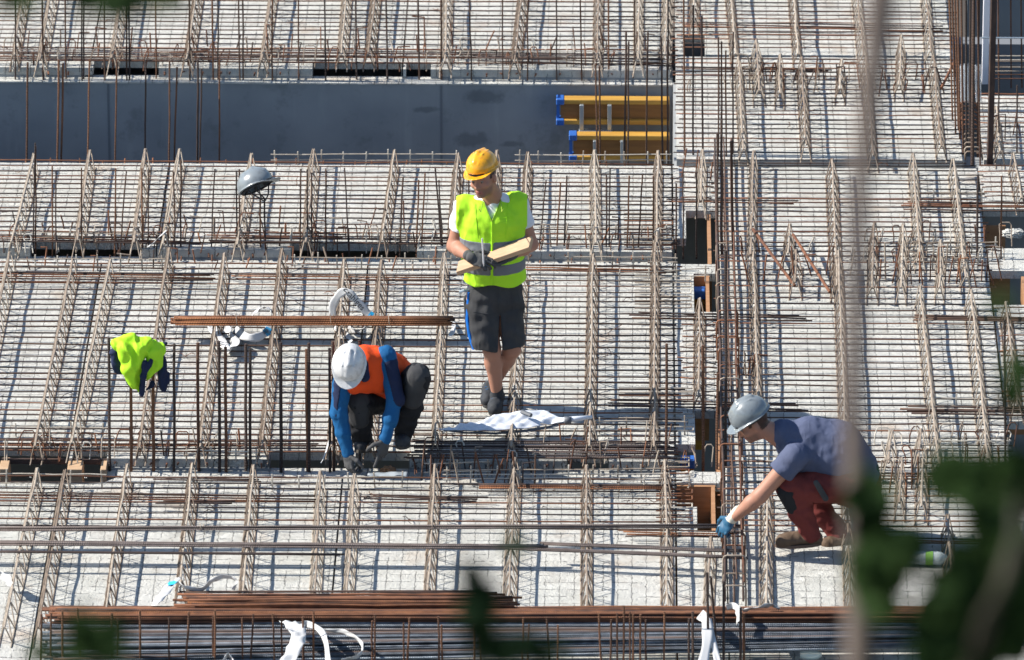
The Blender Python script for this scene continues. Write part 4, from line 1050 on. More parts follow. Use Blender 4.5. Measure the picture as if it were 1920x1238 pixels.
    hand('glove',wrL,J(918,497,-.19)-wrL,V(-.1,-.35,.9),1,GLOVE,e,(.35,.45,.5,.6),thumb=(.6,.35),scale=1.08)
    for w_,el in ((wrR,elR),(wrL,elL)):
        u=(w_-el)/np.linalg.norm(w_-el); g=Field(.004); g.cone(w_-u*.035,w_+u*.015,.035,.034); sdf_obj('glove_cuff',g,.005,GLOVE,e,1)
    # board and pencil are things of their own
    a=Vector(J(855,505,-.185)); c=Vector(J(1001,455,-.17)); d=(c-a); ln=d.length; d.normalize()
    up=Vector((0,-.35,.94)); up=(up-d*up.dot(d)).normalized(); sd_=d.cross(up).normalized()
    b=MB(); wd,th=.046,.018
    prof=[(-wd,-th),(wd,-th),(wd,th),(-wd,th)]
    vs=[a+sd_*x+up*z+d*(.03 if x<0 else 0.0) for x,z in prof]+[c+sd_*x+up*z-d*(.0 if x<0 else .035) for x,z in prof]
    b.add(vs,[(0,3,2,1),(4,5,6,7),(0,1,5,4),(1,2,6,5),(2,3,7,6),(3,0,4,7)])
    mid=(a+c)/2; b.v=[tuple(Vector(v)-mid) for v in b.v]; o=b.build('wooden_board',PINE,None,bevel=.002); o.location=mid
    tag(o,'pale sawn board with a slanted end held by the standing man','board')
    pa=Vector(J(904,447,-.27)); pb=Vector(J(907,500,-.28)); mid=(pa+pb)/2
    b=MB(); b.tube([pb-mid,pb.lerp(pa,.12)-mid,pa-mid],[.0015,.0055,.0055],8); o=b.build('pencil',mat('silver_pencil',(.7,.72,.75),.3,.4)); o.location=mid
    tag(o,'silver marker pencil upright in the standing man\'s glove','pencil')
    for q in (907,):
        b=MB()
        pa=a.lerp(c,.42)+up*.024-sd_*.03; pb=a.lerp(c,.58)+up*.024+sd_*.02
        b.tube([pa-mid,pb-mid],.001,4)
stand()

# ================================================================ the crouching man in blue sleeves
def crouch():
    F0=P(742,838,.12); y0=F0.y
    e=person(F0,'crouching man in white helmet, orange vest and blue sleeves reaching into the joint')
    J=lambda px,py,dy=0: J3(px,py,y0,dy)
    hc=J(655,684,-.22); hf=frame(V(-.12,-.50,-.86),V(0,-.86,.50)); neck=J(684,678,-.08)
    shL=J(723,668,-.03); shR=J(645,692,-.10); elL=J(741,748,-.12); elR=J(635,772,-.16); wrL=J(722,824,-.20); wrR=J(652,850,-.20)
    chest=J(690,690,.0); pelv=J(745,722,.26); mid_=J(722,700,.14)
    hipL=J(757,735,.20); hipR=J(725,745,.24); knL=J(783,706,-.05); knR=J(672,752,-.02); anL=J(757,818,.05); anR=J(680,835,.10)
    f=Field(.03); head_prims(f,hc,hf,neck)
    f.cone(neck,chest,.05,.10); f.cone(chest,mid_,.115,.11); f.cone(mid_,pelv,.11,.115)
    for sh,el,wr in ((shL,elL,wrL),(shR,elR,wrR)):
        f.cone(neck,sh,.045,.045); f.cone(sh,el,.048,.043); f.cone(el,wr,.043,.028)
    for hp,kn,an in ((hipL,knL,anL),(hipR,knR,anR)): f.cone(hp,kn,.085,.058); f.cone(kn,an,.055,.038)
    body=sdf_obj('body',f,.0065,SKIN,e,1,skin_tint(hc,hf,(.38,.19,.13),.3)); eyes(hc,hf,body)
    helmet(hc,hf,HWHI,e,size=.93)
    # sleeves and shirt body
    s=Field(.028); s.cone(neck+V(0,.0,-.0),chest,.072,.125); s.cone(chest,mid_,.135,.132); s.cone(mid_,pelv,.132,.13)
    for sh,el,wr in ((shL,elL,wrL),(shR,elR,wrR)):
        s.cone(chest+(sh-chest)*.5,sh,.075,.064); s.cone(sh,el,.064,.053,.02); s.cone(el,el+(wr-el)*.5,.053,.047,.02); s.cone(el+(wr-el)*.5,wr,.047,.038,.02)
    s.disp(nz((.0022,23,15,38,0),(.0014,60,32,85,1),(.0010,105,8,60,2)))
    shirt=sdf_obj('long_sleeved_shirt',s,.0062,SBLUE,e,1)
    # navy patch over the outer upper arm and shoulders
    for sh,el in ((shL,elL),(shR,elR)):
        g=Field(.02); a=sh+(el-sh)*.18; b_=sh+(el-sh)*1.02; g.cone(a+V(.004,-.004,0),b_+V(.006,-.004,0),.064,.055,.01); g.disp(nz((.0022,23,15,38,0),(.0014,60,32,85,1)))
        d=(el-sh)/np.linalg.norm(el-sh); o=V(1,-.45,.1) if sh is shL else V(-1,-.1,.1); o-=d*(o@d); o/=np.linalg.norm(o)
        g.inter(lambda X,Y,Z,sh=sh,o=o: .012-((X-sh[0])*o[0]+(Y-sh[1])*o[1]+(Z-sh[2])*o[2]))
        sdf_obj('navy_sleeve_panel',g,.006,NAVY,shirt,1)
    # orange vest over back and chest
    v=Field(.03); nk=neck+(chest-neck)*.12
    v.cone(nk,chest,.092,.146); v.cone(chest,mid_,.150,.150); v.cone(mid_,mid_+(pelv-mid_)*.75,.150,.155); 
    v.cone(nk,shL+V(-.045,0,-.01),.07,.062,.02); v.cone(nk,shR+V(.03,0,-.01),.07,.062,.02)
    fr=J(666,718,-.12); v.cone(chest,fr,.10,.070,.04); v.cone(fr,J(706,720,-.04),.066,.060,.03)
    v.disp(nz((.004,20,14,30,0),(.003,50,12,25,1)))
    ves=sdf_obj('vest',v,.0065,ORANGE,e,1)
    g=Field(.01); g.cone(neck+V(-.01,-.05,.0),neck+V(.02,.0,-.012),.058,.074,fl=(V(.5,-.7,0)/.86,1.2)); g.cone(neck+V(-.02,-.06,-.03),neck+V(.0,-.08,-.07),.05,.035); sdf_obj('collar',g,.006,NAVY,shirt,1)
    # trousers
    t=Field(.03); t.cone(pelv,mid_+(pelv-mid_)*.6,.145,.14)
    for hp,kn,an in ((hipL,knL,anL),(hipR,knR,anR)):
        t.cone(pelv+(hp-pelv)*.4,hp,.12,.11); t.cone(hp,kn,.108,.086,.03); t.cone(kn,kn+(an-kn)*.5,.083,.075,.02); t.cone(kn+(an-kn)*.5,an+V(0,0,.02),.075,.062,.02)
    t.disp(nz((.003,28,14,34,0),(.003,22,28,90,1),(.002,80,0,50,2)))
    tr=sdf_obj('work_trousers',t,.0065,BLACKT,e,1)
    for kn,an in ((knL,anL),(knR,anR)):
        g=Field(.02); g.cone(kn+V(0,-.02,.012),kn+(an-kn)*.35+V(0,-.03,0),.078,.066); sdf_obj('knee_pad',g,.006,SHORT,tr,1)
    for an,heel,toe in ((anL,J(760,828,.16),J(752,842,-.10)),(anR,J(690,842,.2),J(672,848,-.02))):
        shoe('work_boot',heel,toe,an+V(0,0,.01),SHOEB,e,mat('boot_sole',(.06,.05,.04),.8),boot=.006)
    hand('glove',wrL,J(714,868,-.23)-wrL,V(-.55,.6,.1),-1,GLOVE,e,(.12,.5,.6,.7),thumb=(.7,.5),scale=1.08)
    hand('glove',wrR,J(655,882,-.22)-wrR,V(.6,.5,-.1),1,GLOVE,e,(.7,.8,.85,.9),thumb=(.6,.4),scale=1.08)
crouch()

# ================================================================ the kneeling man on the right
def kneel():
    F0=P(1520,1022,.02); y0=F0.y
    e=person(F0,'kneeling bareheaded arm man in grey helmet, slate blue shirt and brick red trousers at the right')
    e['label']='squatting man in grey helmet, slate blue t-shirt and brick red trousers beside the cage'
    J=lambda px,py,dy=0: J3(px,py,y0,dy)
    hc=J(1411,792,-.05); hf=frame(V(-.86,-.10,-.50),V(-.45,-.05,.88)); neck=J(1456,814,-.02)
    shN=J(1490,856,-.17); shF=J(1480,835,.18); elN=J(1425,930,-.20); wrN=J(1372,974,-.16); elF=J(1530,900,.30); wrF=J(1535,950,.22)
    chest=J(1508,848,.0); mid_=J(1560,856,.0); pelv=J(1598,895,.03)
    hipN=J(1592,912,-.09); hipF=J(1604,912,.13); knN=J(1482,910,-.14); knF=J(1500,915,.20); anN=J(1520,1000,-.10); anF=J(1580,1008,.12)
    f=Field(.03); head_prims(f,hc,hf,neck)
    f.cone(neck,chest,.062,.12); f.cone(chest,mid_,.13,.135); f.cone(mid_,pelv,.13,.14)
    for sh,el,wr in ((shN,elN,wrN),(shF,elF,wrF)):
        f.cone(chest+(sh-chest)*.5,sh,.08,.062); f.cone(sh,el,.056,.046); m_=el+(wr-el)*.3; f.cone(el,m_,.046,.046,.02); f.cone(m_,wr,.046,.029,.02)
    for hp,kn,an in ((hipN,knN,anN),(hipF,knF,anF)): f.cone(hp,kn,.09,.06); f.cone(kn,an,.058,.04)
    body=sdf_obj('body',f,.0065,SKIN,e,1,skin_tint(hc,hf,(.38,.19,.13),.7)); eyes(hc,hf,body)
    helmet(hc,hf,HGRY,e,size=1.0,lift=.012)
    t=Field(.03); t.cone(neck+V(.03,0,.012),chest,.082,.140); t.cone(chest,mid_,.152,.160); t.cone(mid_,pelv,.158,.150)
    t.cone(J(1520,818,.0),J(1570,838,.02),.125,.15,.08); t.cone(J(1570,838,.02),J(1600,880,.02),.15,.15,.06)
    for sh,el in ((shN,elN),(shF,elF)):
        d=(el-sh)/np.linalg.norm(el-sh); t.cone(chest+(sh-chest)*.4,sh,.09,.082); t.cone(sh,sh+d*.115,.080,.082,.02)
    t.disp(nz((.0016,30,15,22,0),(.0018,48,12,60,1),(.0008,90,10,-60,2)))
    def cut(X,Y,Z):
        d=np.full(X.shape,-1.0)
        for sh,el in ((shN,elN),(shF,elF)):
            u=(el-sh)/np.linalg.norm(el-sh); a=(X-sh[0])*u[0]+(Y-sh[1])*u[1]+(Z-sh[2])*u[2]; d=np.maximum(d,np.minimum(a-.135,(sh[0]+.09)-X))
        return d
    t.inter(cut)
    zb=J(1560,905,0)[2]; 
    sdf_obj('t_shirt',t,.0065,SLATE,e,1)
    p=Field(.03); p.cone(pelv+V(.0,0,.0),pelv+V(.03,.02,-.05),.150,.155)
    for hp,kn,an in ((hipN,knN,anN),(hipF,knF,anF)):
        p.cone(pelv+(hp-pelv)*.5,hp,.13,.12); p.cone(hp,kn,.118,.088,.03); p.cone(kn,kn+(an-kn)*.5,.086,.078,.02); p.cone(kn+(an-kn)*.5,an,.076,.062,.02)
    p.disp(nz((.003,30,12,30,0),(.003,24,28,85,1),(.002,80,0,45,2)))
    tr=sdf_obj('work_trousers',p,.0065,REDT,e,1)
    g=Field(.03); g.cone(J(1612,880,.03),J(1622,940,.03),.118,.10); g.cone(J(1622,940,.03),J(1612,985,.03),.095,.055); g.disp(nz((.004,30,12,30,0))); 
    sdf_obj('dark_seat_panel',g,.0065,TEAL,tr,1)
    g=Field(.02); g.cone(knN+V(-.012,-.012,-.02),knN+(anN-knN)*.42+V(-.02,-.01,0),.078,.064); sdf_obj('knee_pad',g,.006,BLACKT,tr,1)
    g=Field(.02); g.cone(J(1530,905,-.245),J(1548,935,-.235),.018,.02,fl=(V(0,1,0),2)); sdf_obj('thigh_patch',g,.005,SHORT,tr,1)
    for an,heel,toe in ((anN,J(1540,1020,-.06),J(1453,1024,-.12)),(anF,J(1622,1030,.14),J(1536,1030,.04))):
        shoe('work_boot',heel,toe,an,LEATH,e,mat('tan_sole',(.12,.08,.06),.8),boot=.012)
    hand('glove',wrN,J(1350,1000,-.17)-wrN,V(.5,.75,-.4),-1,GLBLUE,e,(.8,.9,.95,1.0),thumb=(.6,.5),cuff=CUFF,scale=1.08)
    hand('glove',wrF,J(1530,975,.20)-wrF,V(0,-.7,-.4),1,GLBLUE,e,(.6,.7,.8,.8),cuff=CUFF)
kneel()
# ================================================================ things hanging on the bars
hf=frame(V(.85,-.10,.52),V(-.45,.50,.75))
hl=PY(486,357,P(489,484,-T).y-.02)
e=empty('hard_hat',hl); o=helmet(hl,hf,HGRY,e,name='shell',size=1.0,loose=True); tag(e,'grey helmet hung over starter bars, with no head in it','helmet')
# jacket
yj=P(245,887,-T).y
def JJ(px,py,dy=0): return np.array(PY(px,py,yj+dy))
e=empty('jacket',JJ(255,690)); tag(e,'lime and navy work jacket draped over starter bars at the left','jacket')
_f1=nz((1,30,12,7,0.4),(.7,66,20,-15,2.1)); _f2=nz((1,52,30,18,1.2))
FN=lambda X,Y,Z: -.009*(1-np.abs(_f1(X,Y,Z)))+.004*np.abs(_f2(X,Y,Z))
g=Field(.012)
g.chain([JJ(218,646,-.02),JJ(246,636,-.02),JJ(275,645,-.02),JJ(298,655,.02)],[.040,.034,.040,.045]); 
g.chain([JJ(238,655,-.05),JJ(243,690,-.06),JJ(250,715,-.05),JJ(260,734,-.03)],[.060,.052,.036,.010]); g.chain([JJ(262,655,-.05),JJ(258,690,-.05),JJ(260,725,-.04)],[.05,.034,.012])
g.chain([JJ(285,660,-.02),JJ(290,680,-.01),JJ(282,700,-.02)],[.052,.05,.018]); g.chain([JJ(285,672,-.03),JJ(278,702,-.04),JJ(275,715,-.03)],[.034,.022,.008])
g.disp(FN); sdf_obj('lime_cloth',g,.0055,LIME,e,1)
g=Field(.01); g.chain([JJ(214,660,.02),JJ(219,680,.02),JJ(221,697,.02)],[.028,.030,.024]); g.chain([JJ(272,680,-.08),JJ(268,705,-.08),JJ(265,737,-.05)],[.018,.024,.020]); g.chain([JJ(284,678,-.075),JJ(276,690,-.085)],[.018,.016])
g.chain([JJ(304,672,.02),JJ(306,700,.0),JJ(308,726,.0)],[.020,.034,.030]); g.chain([JJ(300,650,.03),JJ(312,645,.03)],[.014,.012]); g.chain([JJ(240,715,.02),JJ(258,728,.0)],[.014,.012]); g.chain([JJ(285,720,.0),JJ(275,730,.0)],[.016,.012])
g.disp(FN); sdf_obj('navy_cloth',g,.0055,NAVY,e,1)
# ================================================================ yellow formwork beams on the dark wall
def hbeam(px0,px1,pt,pb,label,off=0.0):
    yw=ry['top'][0]-.085-off; A=PY(px0,pt,yw-.16); Bz=PY(px0,pb,yw-.16).z; x0=A.x; x1=PY(px1,pt,yw-.16).x-.003; z1=A.z; z0=Bz
    hgt=z1-z0; fl=.036; e=empty('formwork_beam',((x0+x1)/2,yw-.1,z0)); tag(e,label,'timber beam','yellow formwork beams on the dark wall')
    b=MB(); b.box((x0,yw-.16,z1-fl),(x1,yw-.075,z1)); b.build('flange',YWOOD,e,bevel=.004)
    b=MB(); b.box((x0,yw-.16,z0),(x1,yw-.075,z0+fl)); b.build('flange',YWOOD,e,bevel=.004)
    b=MB(); b.box((x0+.02,yw-.13,z0+fl),(x1,yw-.105,z1-fl)); b.build('web',OWOOD,e)
    for za,zb in ((z1-fl-.004,z1+.005),(z0-.005,z0+fl+.004)):
        b=MB(); b.box((x0-.012,yw-.166,za),(x0+.045,yw-.069,zb)); b.build('end_cap',BLUEP,e,bevel=.005)
    b=MB(); b.box((x0-.010,yw-.135,z0+fl),(x0+.012,yw-.100,z1-fl)); b.build('end_cap',BLUEP,e)
    return e,x0,z0,z1,yw
e,x0,z0,z1,yw=hbeam(1046,1256,187,234,'upper of the two yellow formwork beams with blue end caps')
b=MB(); xa=PY(1091,200,yw).x; xb=PY(1143,200,yw).x; b.box((xa-.014,yw-.20,z0-.03),(xa+.014,yw-.165,z1-.03)); b.box((xb-.014,yw-.20,z0-.03),(xb+.014,yw-.165,z1-.03)); b.box((xa-.02,yw-.205,z0-.045),(xb+.02,yw-.16,z0-.03)); b.build('steel_bracket',GALV,e,bevel=.002)
e,x0,z0,z1,yw=hbeam(1070,1256,254,302,'lower of the two yellow formwork beams, half hidden by the slab edge',off=.14)
b=MB(); xa=PY(1116,260,yw).x; xb=PY(1166,260,yw).x; b.box((xa-.014,yw-.20,z0-.03),(xa+.014,yw-.165,z1-.03)); b.box((xb-.010,yw-.20,z0-.03),(xb+.010,yw-.165,z1-.03)); b.build('steel_bracket',GALV,e,bevel=.002)
# ================================================================ timber in shafts and notches
def shaftbox(px0,px1,pb,pf,label,depth=.26,top=-.012,boards=('back','right')):
    x0=P(px0,(pb+pf)/2).x; x1=P(px1,(pb+pf)/2).x; yb=yy(pb,1300); yf=yy(pf,1300); e=empty('formwork_box',((x0+x1)/2,(yb+yf)/2,-.5)); tag(e,label,'shaft formwork','timber formwork in the square shafts')
    if 'back' in boards: b=MB(); b.box((x0,yb-.028,-depth),(x1,yb-.004,top)); b.build('back_board',PLY,e)
    if 'right' in boards: b=MB(); b.box((x1-.026,yf,-depth*1.2),(x1-.003,yb-.03,top)); b.build('side_board',PLY,e)
    b=MB(); b.box((x0-.02,yf-.05,-.9),(x1,yf-.025,-T-.01)); b.build('front_board',PLY,e)
    return e
shaftbox(1270,1342,906,994,'timber box lining the lowest big shaft beside the kneeling man\'s glove')
shaftbox(1275,1331,513,585,'orange timber box lining the shaft under the upper shaft')
shaftbox(1304,1350,771,884,'narrow timber side board in the black notched shaft',boards=('right',),depth=.2)
shaftbox(1288,1334,396,494,'narrow timber side board in the upper shaft',boards=('right',),depth=.2)
shaftbox(1862,1925,509,571,'timber side board in the shaft behind the right leaves',boards=('right',))
shaftbox(1848,1890,393,465,'pale timber lining of the upper right shaft',boards=('back',),depth=.3,top=-.10)
b=MB(); a=P(1297,540,-.02); c=P(1326,545,-.02); 
for px,py,lab in ((1311,545,'blue cap on a beam end in the orange shaft'),(1290,862,'blue cap on a beam end in the black notched shaft')):
    q=P(px,py,-.06); e=empty('formwork_beam',q); tag(e,lab.replace('blue cap on a beam end','short formwork beam with blue cap'),'timber beam')
    b=MB(); b.box((q.x-.05,q.y-.04,-.11),(q.x+.045,q.y+.04,-.045)); b.build('end_cap',BLUEP,e,bevel=.006)
    b=MB(); b.box((q.x-.045,q.y-.03,-1.2),(q.x+.035,q.y+.03,-.112)); b.build('flange',YWOOD,e)
for i,(px0,px1) in enumerate(((3,20),(130,158),(192,203))):
    a=P(px0,868,-T); c=P(px1,868,-T); b=MB(); lo=Vector((a.x,yy(880),-T-.45)); hi=Vector((c.x,yy(858),-.018)); mid=(lo+hi)/2
    b.box(lo-mid,hi-mid); o=b.build('timber_block',PINE,None,bevel=.003); o.location=mid
    tag(o,['pale timber prop at the extreme left in the wide notch','broad pale timber prop in the wide left notch','thin timber prop at the right end of the wide left notch'][i],'timber','timber props in the left notch')
# steel plate lips over notches
for i,(px0,px1,py,lab) in enumerate(((-40,200,858,'dark steel sheet lip over the wide left notch'),)):
    a=P(px0,py,-.01); c=P(px1,py,-.01); b=MB(); b.box((a.x,a.y-.02,-.045),(c.x,a.y+.0,-.012)); tag(b.build('steel_lip',DARKR),lab,'steel sheet')
# debris sheet on the ledge in front of the gloves
def sheet(name,outline,z,amp,m,label,cat,nx=26,ny=12,thick=.003,seed=1,zf=None):
    """outline: four pixel polylines' corners (tl,tr,br,bl) or top and bottom polylines"""
    top,bot=outline; rr=random.Random(seed)
    def pl(ps,t):
        k=t*(len(ps)-1); i=min(int(k),len(ps)-2); u=k-i; return [ps[i][j]*(1-u)+ps[i+1][j]*u for j in range(3)]
    vs=[]; ph=[rr.uniform(0,6) for _ in range(6)]
    for j in range(ny+1):
        for i in range(nx+1):
            a=pl(top,i/nx); b_=pl(bot,i/nx); v=j/ny; px,py,zz=[a[k]*(1-v)+b_[k]*v for k in range(3)]
            q=P(px,py,zz); wv=math.sin(px*.09+py*.21+ph[0])*math.sin(px*.04-py*.13+ph[1])+.6*math.sin(px*.23+py*.1+ph[2])*math.sin(py*.35+ph[3])-.8*abs(math.sin(px*.11-py*.3+ph[4]))+.5*abs(math.sin(px*.17+py*.22+ph[5]))
            edge=min(1,4*min(v,1-v)+.25); q.z+=amp*wv*edge+ (amp*.8*math.exp(-((v-.5)/.35)**2)); vs.append(q)
    fs=[(j*(nx+1)+i,j*(nx+1)+i+1,(j+1)*(nx+1)+i+1,(j+1)*(nx+1)+i) for j in range(ny) for i in range(nx)]
    c=sum(vs,Vector())/len(vs); me=bpy.data.meshes.new(name); me.from_pydata([tuple(v-c) for v in vs],[],fs)
    me.polygons.foreach_set('use_smooth',[True]*len(fs)); o=link(name,me,m); o.location=c
    md=o.modifiers.new('thick','SOLIDIFY'); md.thickness=thick
    if label: tag(o,label,cat)
    return o
PAPER=mat('white_plan_paper',(.60,.63,.70),.5)
PBACK=mat('dark_plan_backing',(.10,.11,.13),.6)
e=empty('plan_sheet',P(960,792,.12)); tag(e,'crumpled white building plan with a rolled right end at the standing man\'s feet','plan sheet')
def child(o,par): 
    o.parent=par; o.location=Vector(o.location)-Vector(par.location)
o=sheet('paper',([(905,792,.10),(932,778,.16),(975,771,.17),(1020,770,.16),(1048,783,.14),(1072,786,.15)],[(820,806,.13),(880,808,.11),(925,808,.11),(985,803,.11),(1030,796,.11),(1064,789,.14)]),0,.009,PAPER,None,None,60,22,seed=4); child(o,e)
o=sheet('dark_edge',([(835,803,.09),(870,810,.08),(930,811,.08),(985,806,.08),(1030,799,.09),(1062,790,.12)],[(826,808,.08),(868,813,.07),(932,815,.07),(990,810,.08),(1036,803,.09),(1068,793,.12)]),0,.004,PBACK,None,None,30,4,seed=6); child(o,e)
b=MB(); A=P(1058,788,.15); B=P(1110,782,.15); b.tube([A,A.lerp(B,.5),B],[.020,.016,.011],10); b.build('rolled_end',PAPER,e,True)
b=MB(); b.tube([A+Vector((.0,0,0)),A+Vector((.045,.0,.0))],[.023,.0215],10); b.build('tape_band',PBACK,e,True)
b=MB(); q=P(985,776,.185); b.tube([P(978,772,.188),P(996,779,.186)],.014,6); b.build('title_strip',PBACK,e)
o=sheet('crumpled_foil',([(690,888,-.03),(730,886,-.02),(765,886,-.02)],[(688,905,-.02),(725,908,-.03),(762,906,-.02)]),0,.008,mat('grey_foil',(.32,.36,.40),.5),'crumpled grey foil on the joint by the crouching man\'s gloves','foil',16,6,seed=9)
for i,(px,py,w_,lab) in enumerate(((728,883,26,'small orange brick chip near the pointing glove'),(1296,893,30,'rough concrete lump between the two lower shafts'),(1900,438,40,'rough concrete lump by the upper right shaft'))):
    b=MB(); bm=bmesh.new(); bmesh.ops.create_icosphere(bm,subdivisions=3,radius=1); rr=random.Random(i); c=P(px,py,-.02 if i else -.06)
    for v in bm.verts:
        n=v.co.normalized(); k=1+.25*math.sin(5*n.x+i)*math.cos(7*n.y)+.15*math.sin(13*n.z+9*n.x); v.co=Vector((n.x*w_/570*k,n.y*w_/900*k,n.z*.03*k))
    b.add([v.co for v in bm.verts],[tuple(v.index for v in f_.verts) for f_ in bm.faces]); bm.free()
    o=b.build('rubble_chip',PLY if i==0 else DECK); o.location=c; tag(o,lab,'rubble')
# ================================================================ tags and tape
def ribbon(name,pts,width,m,label,cat,wdir=None,text=None,parent=None,cyan=None,group=None,tsize=.8,tstart=.1,flip=False):
    """pts: world points; smooth Catmull-Rom strip with real thickness"""
    pts=[Vector(p) for p in pts]; n=len(pts); S_=10; sp=[]
    for i in range(n-1):
        p0=pts[max(i-1,0)];p1=pts[i];p2=pts[i+1];p3=pts[min(i+2,n-1)]
        for k in range(S_):
            t=k/S_; sp.append(.5*((2*p1)+(-p0+p2)*t+(2*p0-5*p1+4*p2-p3)*t*t+(-p0+3*p1-3*p2+p3)*t**3))
    sp.append(pts[-1]); c=sum(sp,Vector())/len(sp); wd=[]
    for i in range(len(sp)):
        t=(sp[min(i+1,len(sp)-1)]-sp[max(i-1,0)]).normalized(); base=Vector(wdir) if wdir is not None else Vector((0,-.4,.9))
        w_=(base-t*base.dot(t)).normalized()
        if text: w_=t.cross(FWD).normalized()
        wd.append(w_)
    vs=[];fs=[]
    rr=random.Random(int(abs(c.x)*100)+len(pts)); ph=rr.uniform(0,6)
    for i,(q,w_) in enumerate(zip(sp,wd)):
        t=(sp[min(i+1,len(sp)-1)]-sp[max(i-1,0)]).normalized(); nn=t.cross(w_); k_=i*.35
        for j in range(5):
            u=j/4-.5; cr=width*(.10*math.sin(k_+ph+4*u)+.07*math.sin(2.3*k_-7*u+ph)) if not text else 0
            vs.append(q+w_*width*u*(1-.12*math.sin(k_*1.3+ph))+nn*cr-c)
    for i in range(len(sp)-1): fs+= [(5*i+j,5*i+j+1,5*i+5+j+1,5*i+5+j) for j in range(4)]
    me=bpy.data.meshes.new(name); me.from_pydata([tuple(v) for v in vs],[],fs); me.polygons.foreach_set('use_smooth',[True]*len(fs))
    o=link(name,me,m); o.location=c; o.modifiers.new('thick','SOLIDIFY').thickness=.0012
    if parent: child(o,parent)
    else: tag(o,label,cat,group)
    if text:
        cu=bpy.data.curves.new('t','FONT'); cu.body=text; cu.size=width*tsize; cu.extrude=0; tmp=bpy.data.objects.new('t',cu); COL.objects.link(tmp)
        bpy.context.view_layer.update(); tm=bpy.data.meshes.new_from_object(tmp.evaluated_get(bpy.context.evaluated_depsgraph_get())); bpy.data.objects.remove(tmp)
        cum=[0]
        for i in range(len(sp)-1): cum.append(cum[-1]+(sp[i+1]-sp[i]).length)
        hgt=width*tsize*.35
        for v in tm.vertices:
            s_=v.co.x+tstart*cum[-1]; s_=min(max(s_,0),cum[-1]-1e-6); i=max(j for j in range(len(cum)) if cum[j]<=s_); i=min(i,len(sp)-2); u=(s_-cum[i])/(cum[i+1]-cum[i]+1e-9)
            q=sp[i].lerp(sp[i+1],u); t=(sp[i+1]-sp[i]).normalized(); w_=wd[i].lerp(wd[i+1],u).normalized(); nn=t.cross(w_)
            if nn.dot(FWD)>0: nn=-nn
            v.co=q+w_*(v.co.y-hgt)*(-1 if flip else 1)+nn*.0028-c
        tm.materials.clear(); tm.materials.append(INK); to=bpy.data.objects.new('printed_text',tm); COL.objects.link(to); to.parent=o
    if cyan:
        a,b_=cyan; k=MB(); i0=int(a*(len(sp)-1)); i1=int(b_*(len(sp)-1)); k_=[]
        vv=[];ff=[]
        for q,w_ ,i in [(sp[i],wd[i],i) for i in range(i0,i1+1)]:
            t=(sp[min(i+1,len(sp)-1)]-sp[max(i-1,0)]).normalized(); nn=t.cross(w_); nn=-nn if nn.dot(FWD)>0 else nn
            vv+= [q-w_*width*.5+nn*.002-c,q+w_*width*.5+nn*.002-c]
        for i in range(i1-i0): ff.append((2*i,2*i+1,2*i+3,2*i+2))
        me=bpy.data.meshes.new('blue_label'); me.from_pydata([tuple(v) for v in vv],[],ff); bo=link('blue_label',me,CYAN); bo.parent=o
    return o
def Z(px,py,z): return P(px,py,z)
G='white bundle tags'
yt=yy(604,660)
def T_(px,py,dy=0): return PY(px,py,yt+dy)
ribbon('bundle_tag',[T_(624,599,-.02),T_(624,575,.0),T_(633,556,.0),T_(645,547,.0),T_(657,552,-.01),T_(674,570,-.02),T_(690,588,-.03),T_(702,596,-.04)],.052,WHITE,'white tag looping over the rusty bundle, printed Stahlges','tag',wdir=(.55,-.5,.65),text='Stahlges',tstart=.44,cyan=(.88,.95),group=G,tsize=1.1)
ribbon('bundle_tag',[Z(628,612,0.04),Z(636,618,0.06),Z(648,628,0.03),Z(658,642,0.04)],.038,WHITE,'short white tag printed ebbin just above the white helmet','tag',wdir=(.6,-.4,.6),text='ebbin',tstart=.18,group=G,tsize=1.05)
ribbon('bundle_tag',[T_(640,594,.04),Z(652,612,0.03),Z(668,620,0.06),Z(688,610,0.06),T_(695,590,.03)],.05,WHITE,'silvery tag loop tucked under the bundle near the orange vest','tag',wdir=(.1,-.7,.6),group=G)
ribbon('bundle_tag',[T_(472,598,.05),T_(478,586,.07),T_(492,577,.08),T_(506,580,.07),T_(512,592,.05)],.055,WHITE,'white tag curling up behind the rusty bundle left of centre','tag',wdir=(.1,-.9,.3),group=G)
ribbon('bundle_tag',[T_(512,606,-.07),Z(500,623,0.08),Z(480,633,0.08),Z(457,630,0.08),Z(440,617,0.04)],.055,WHITE,'white tag with a blue square below the rusty bundle, printed ebbin','tag',wdir=(.2,-.6,.7),text='ebbin',tstart=.36,cyan=(.16,.30),group=G)
ribbon('bundle_tag',[Z(398,612,0.04),Z(408,630,0.06),Z(418,645,0.04),Z(434,658,0.04)],.06,WHITE,'twisted white tag hanging at the left below the rusty bundle','tag',wdir=(.8,-.4,.2),group=G)
ribbon('bundle_tag',[Z(425,612,0.04),Z(430,630,0.03),Z(440,646,0.07),Z(424,660,0.07)],.075,WHITE,'crumpled grey white tag beside the twisted one below the bundle','tag',wdir=(.5,-.6,.5),group=G)
ribbon('bundle_tag',[T_(843,596,.0),T_(850,606,-.03),Z(850,618,0.05),Z(844,630,0.07)],.032,WHITE,'small white tag at the right end of the rusty bundle','tag',wdir=(.9,-.2,.1),group=G)
yb_=yy(1125,400)
ribbon('bundle_tag',[Z(290,1134,.16),Z(308,1112,.17),Z(330,1086,.18)],.07,WHITE,'white tag with a blue spot leaning on the rusty stack at the left','tag',wdir=(.8,-.3,.3),cyan=(.75,.92),group=G)
ribbon('bundle_tag',[Z(330,1086,.2),Z(345,1100,.17),Z(375,1106,.15),Z(400,1088,.22),Z(425,1081,.24),Z(444,1090,.22),Z(437,1106,.17)],.036,WHITE,'translucent white tape loop behind the rusty stack','tag',wdir=(.05,-.4,.9),group=G)
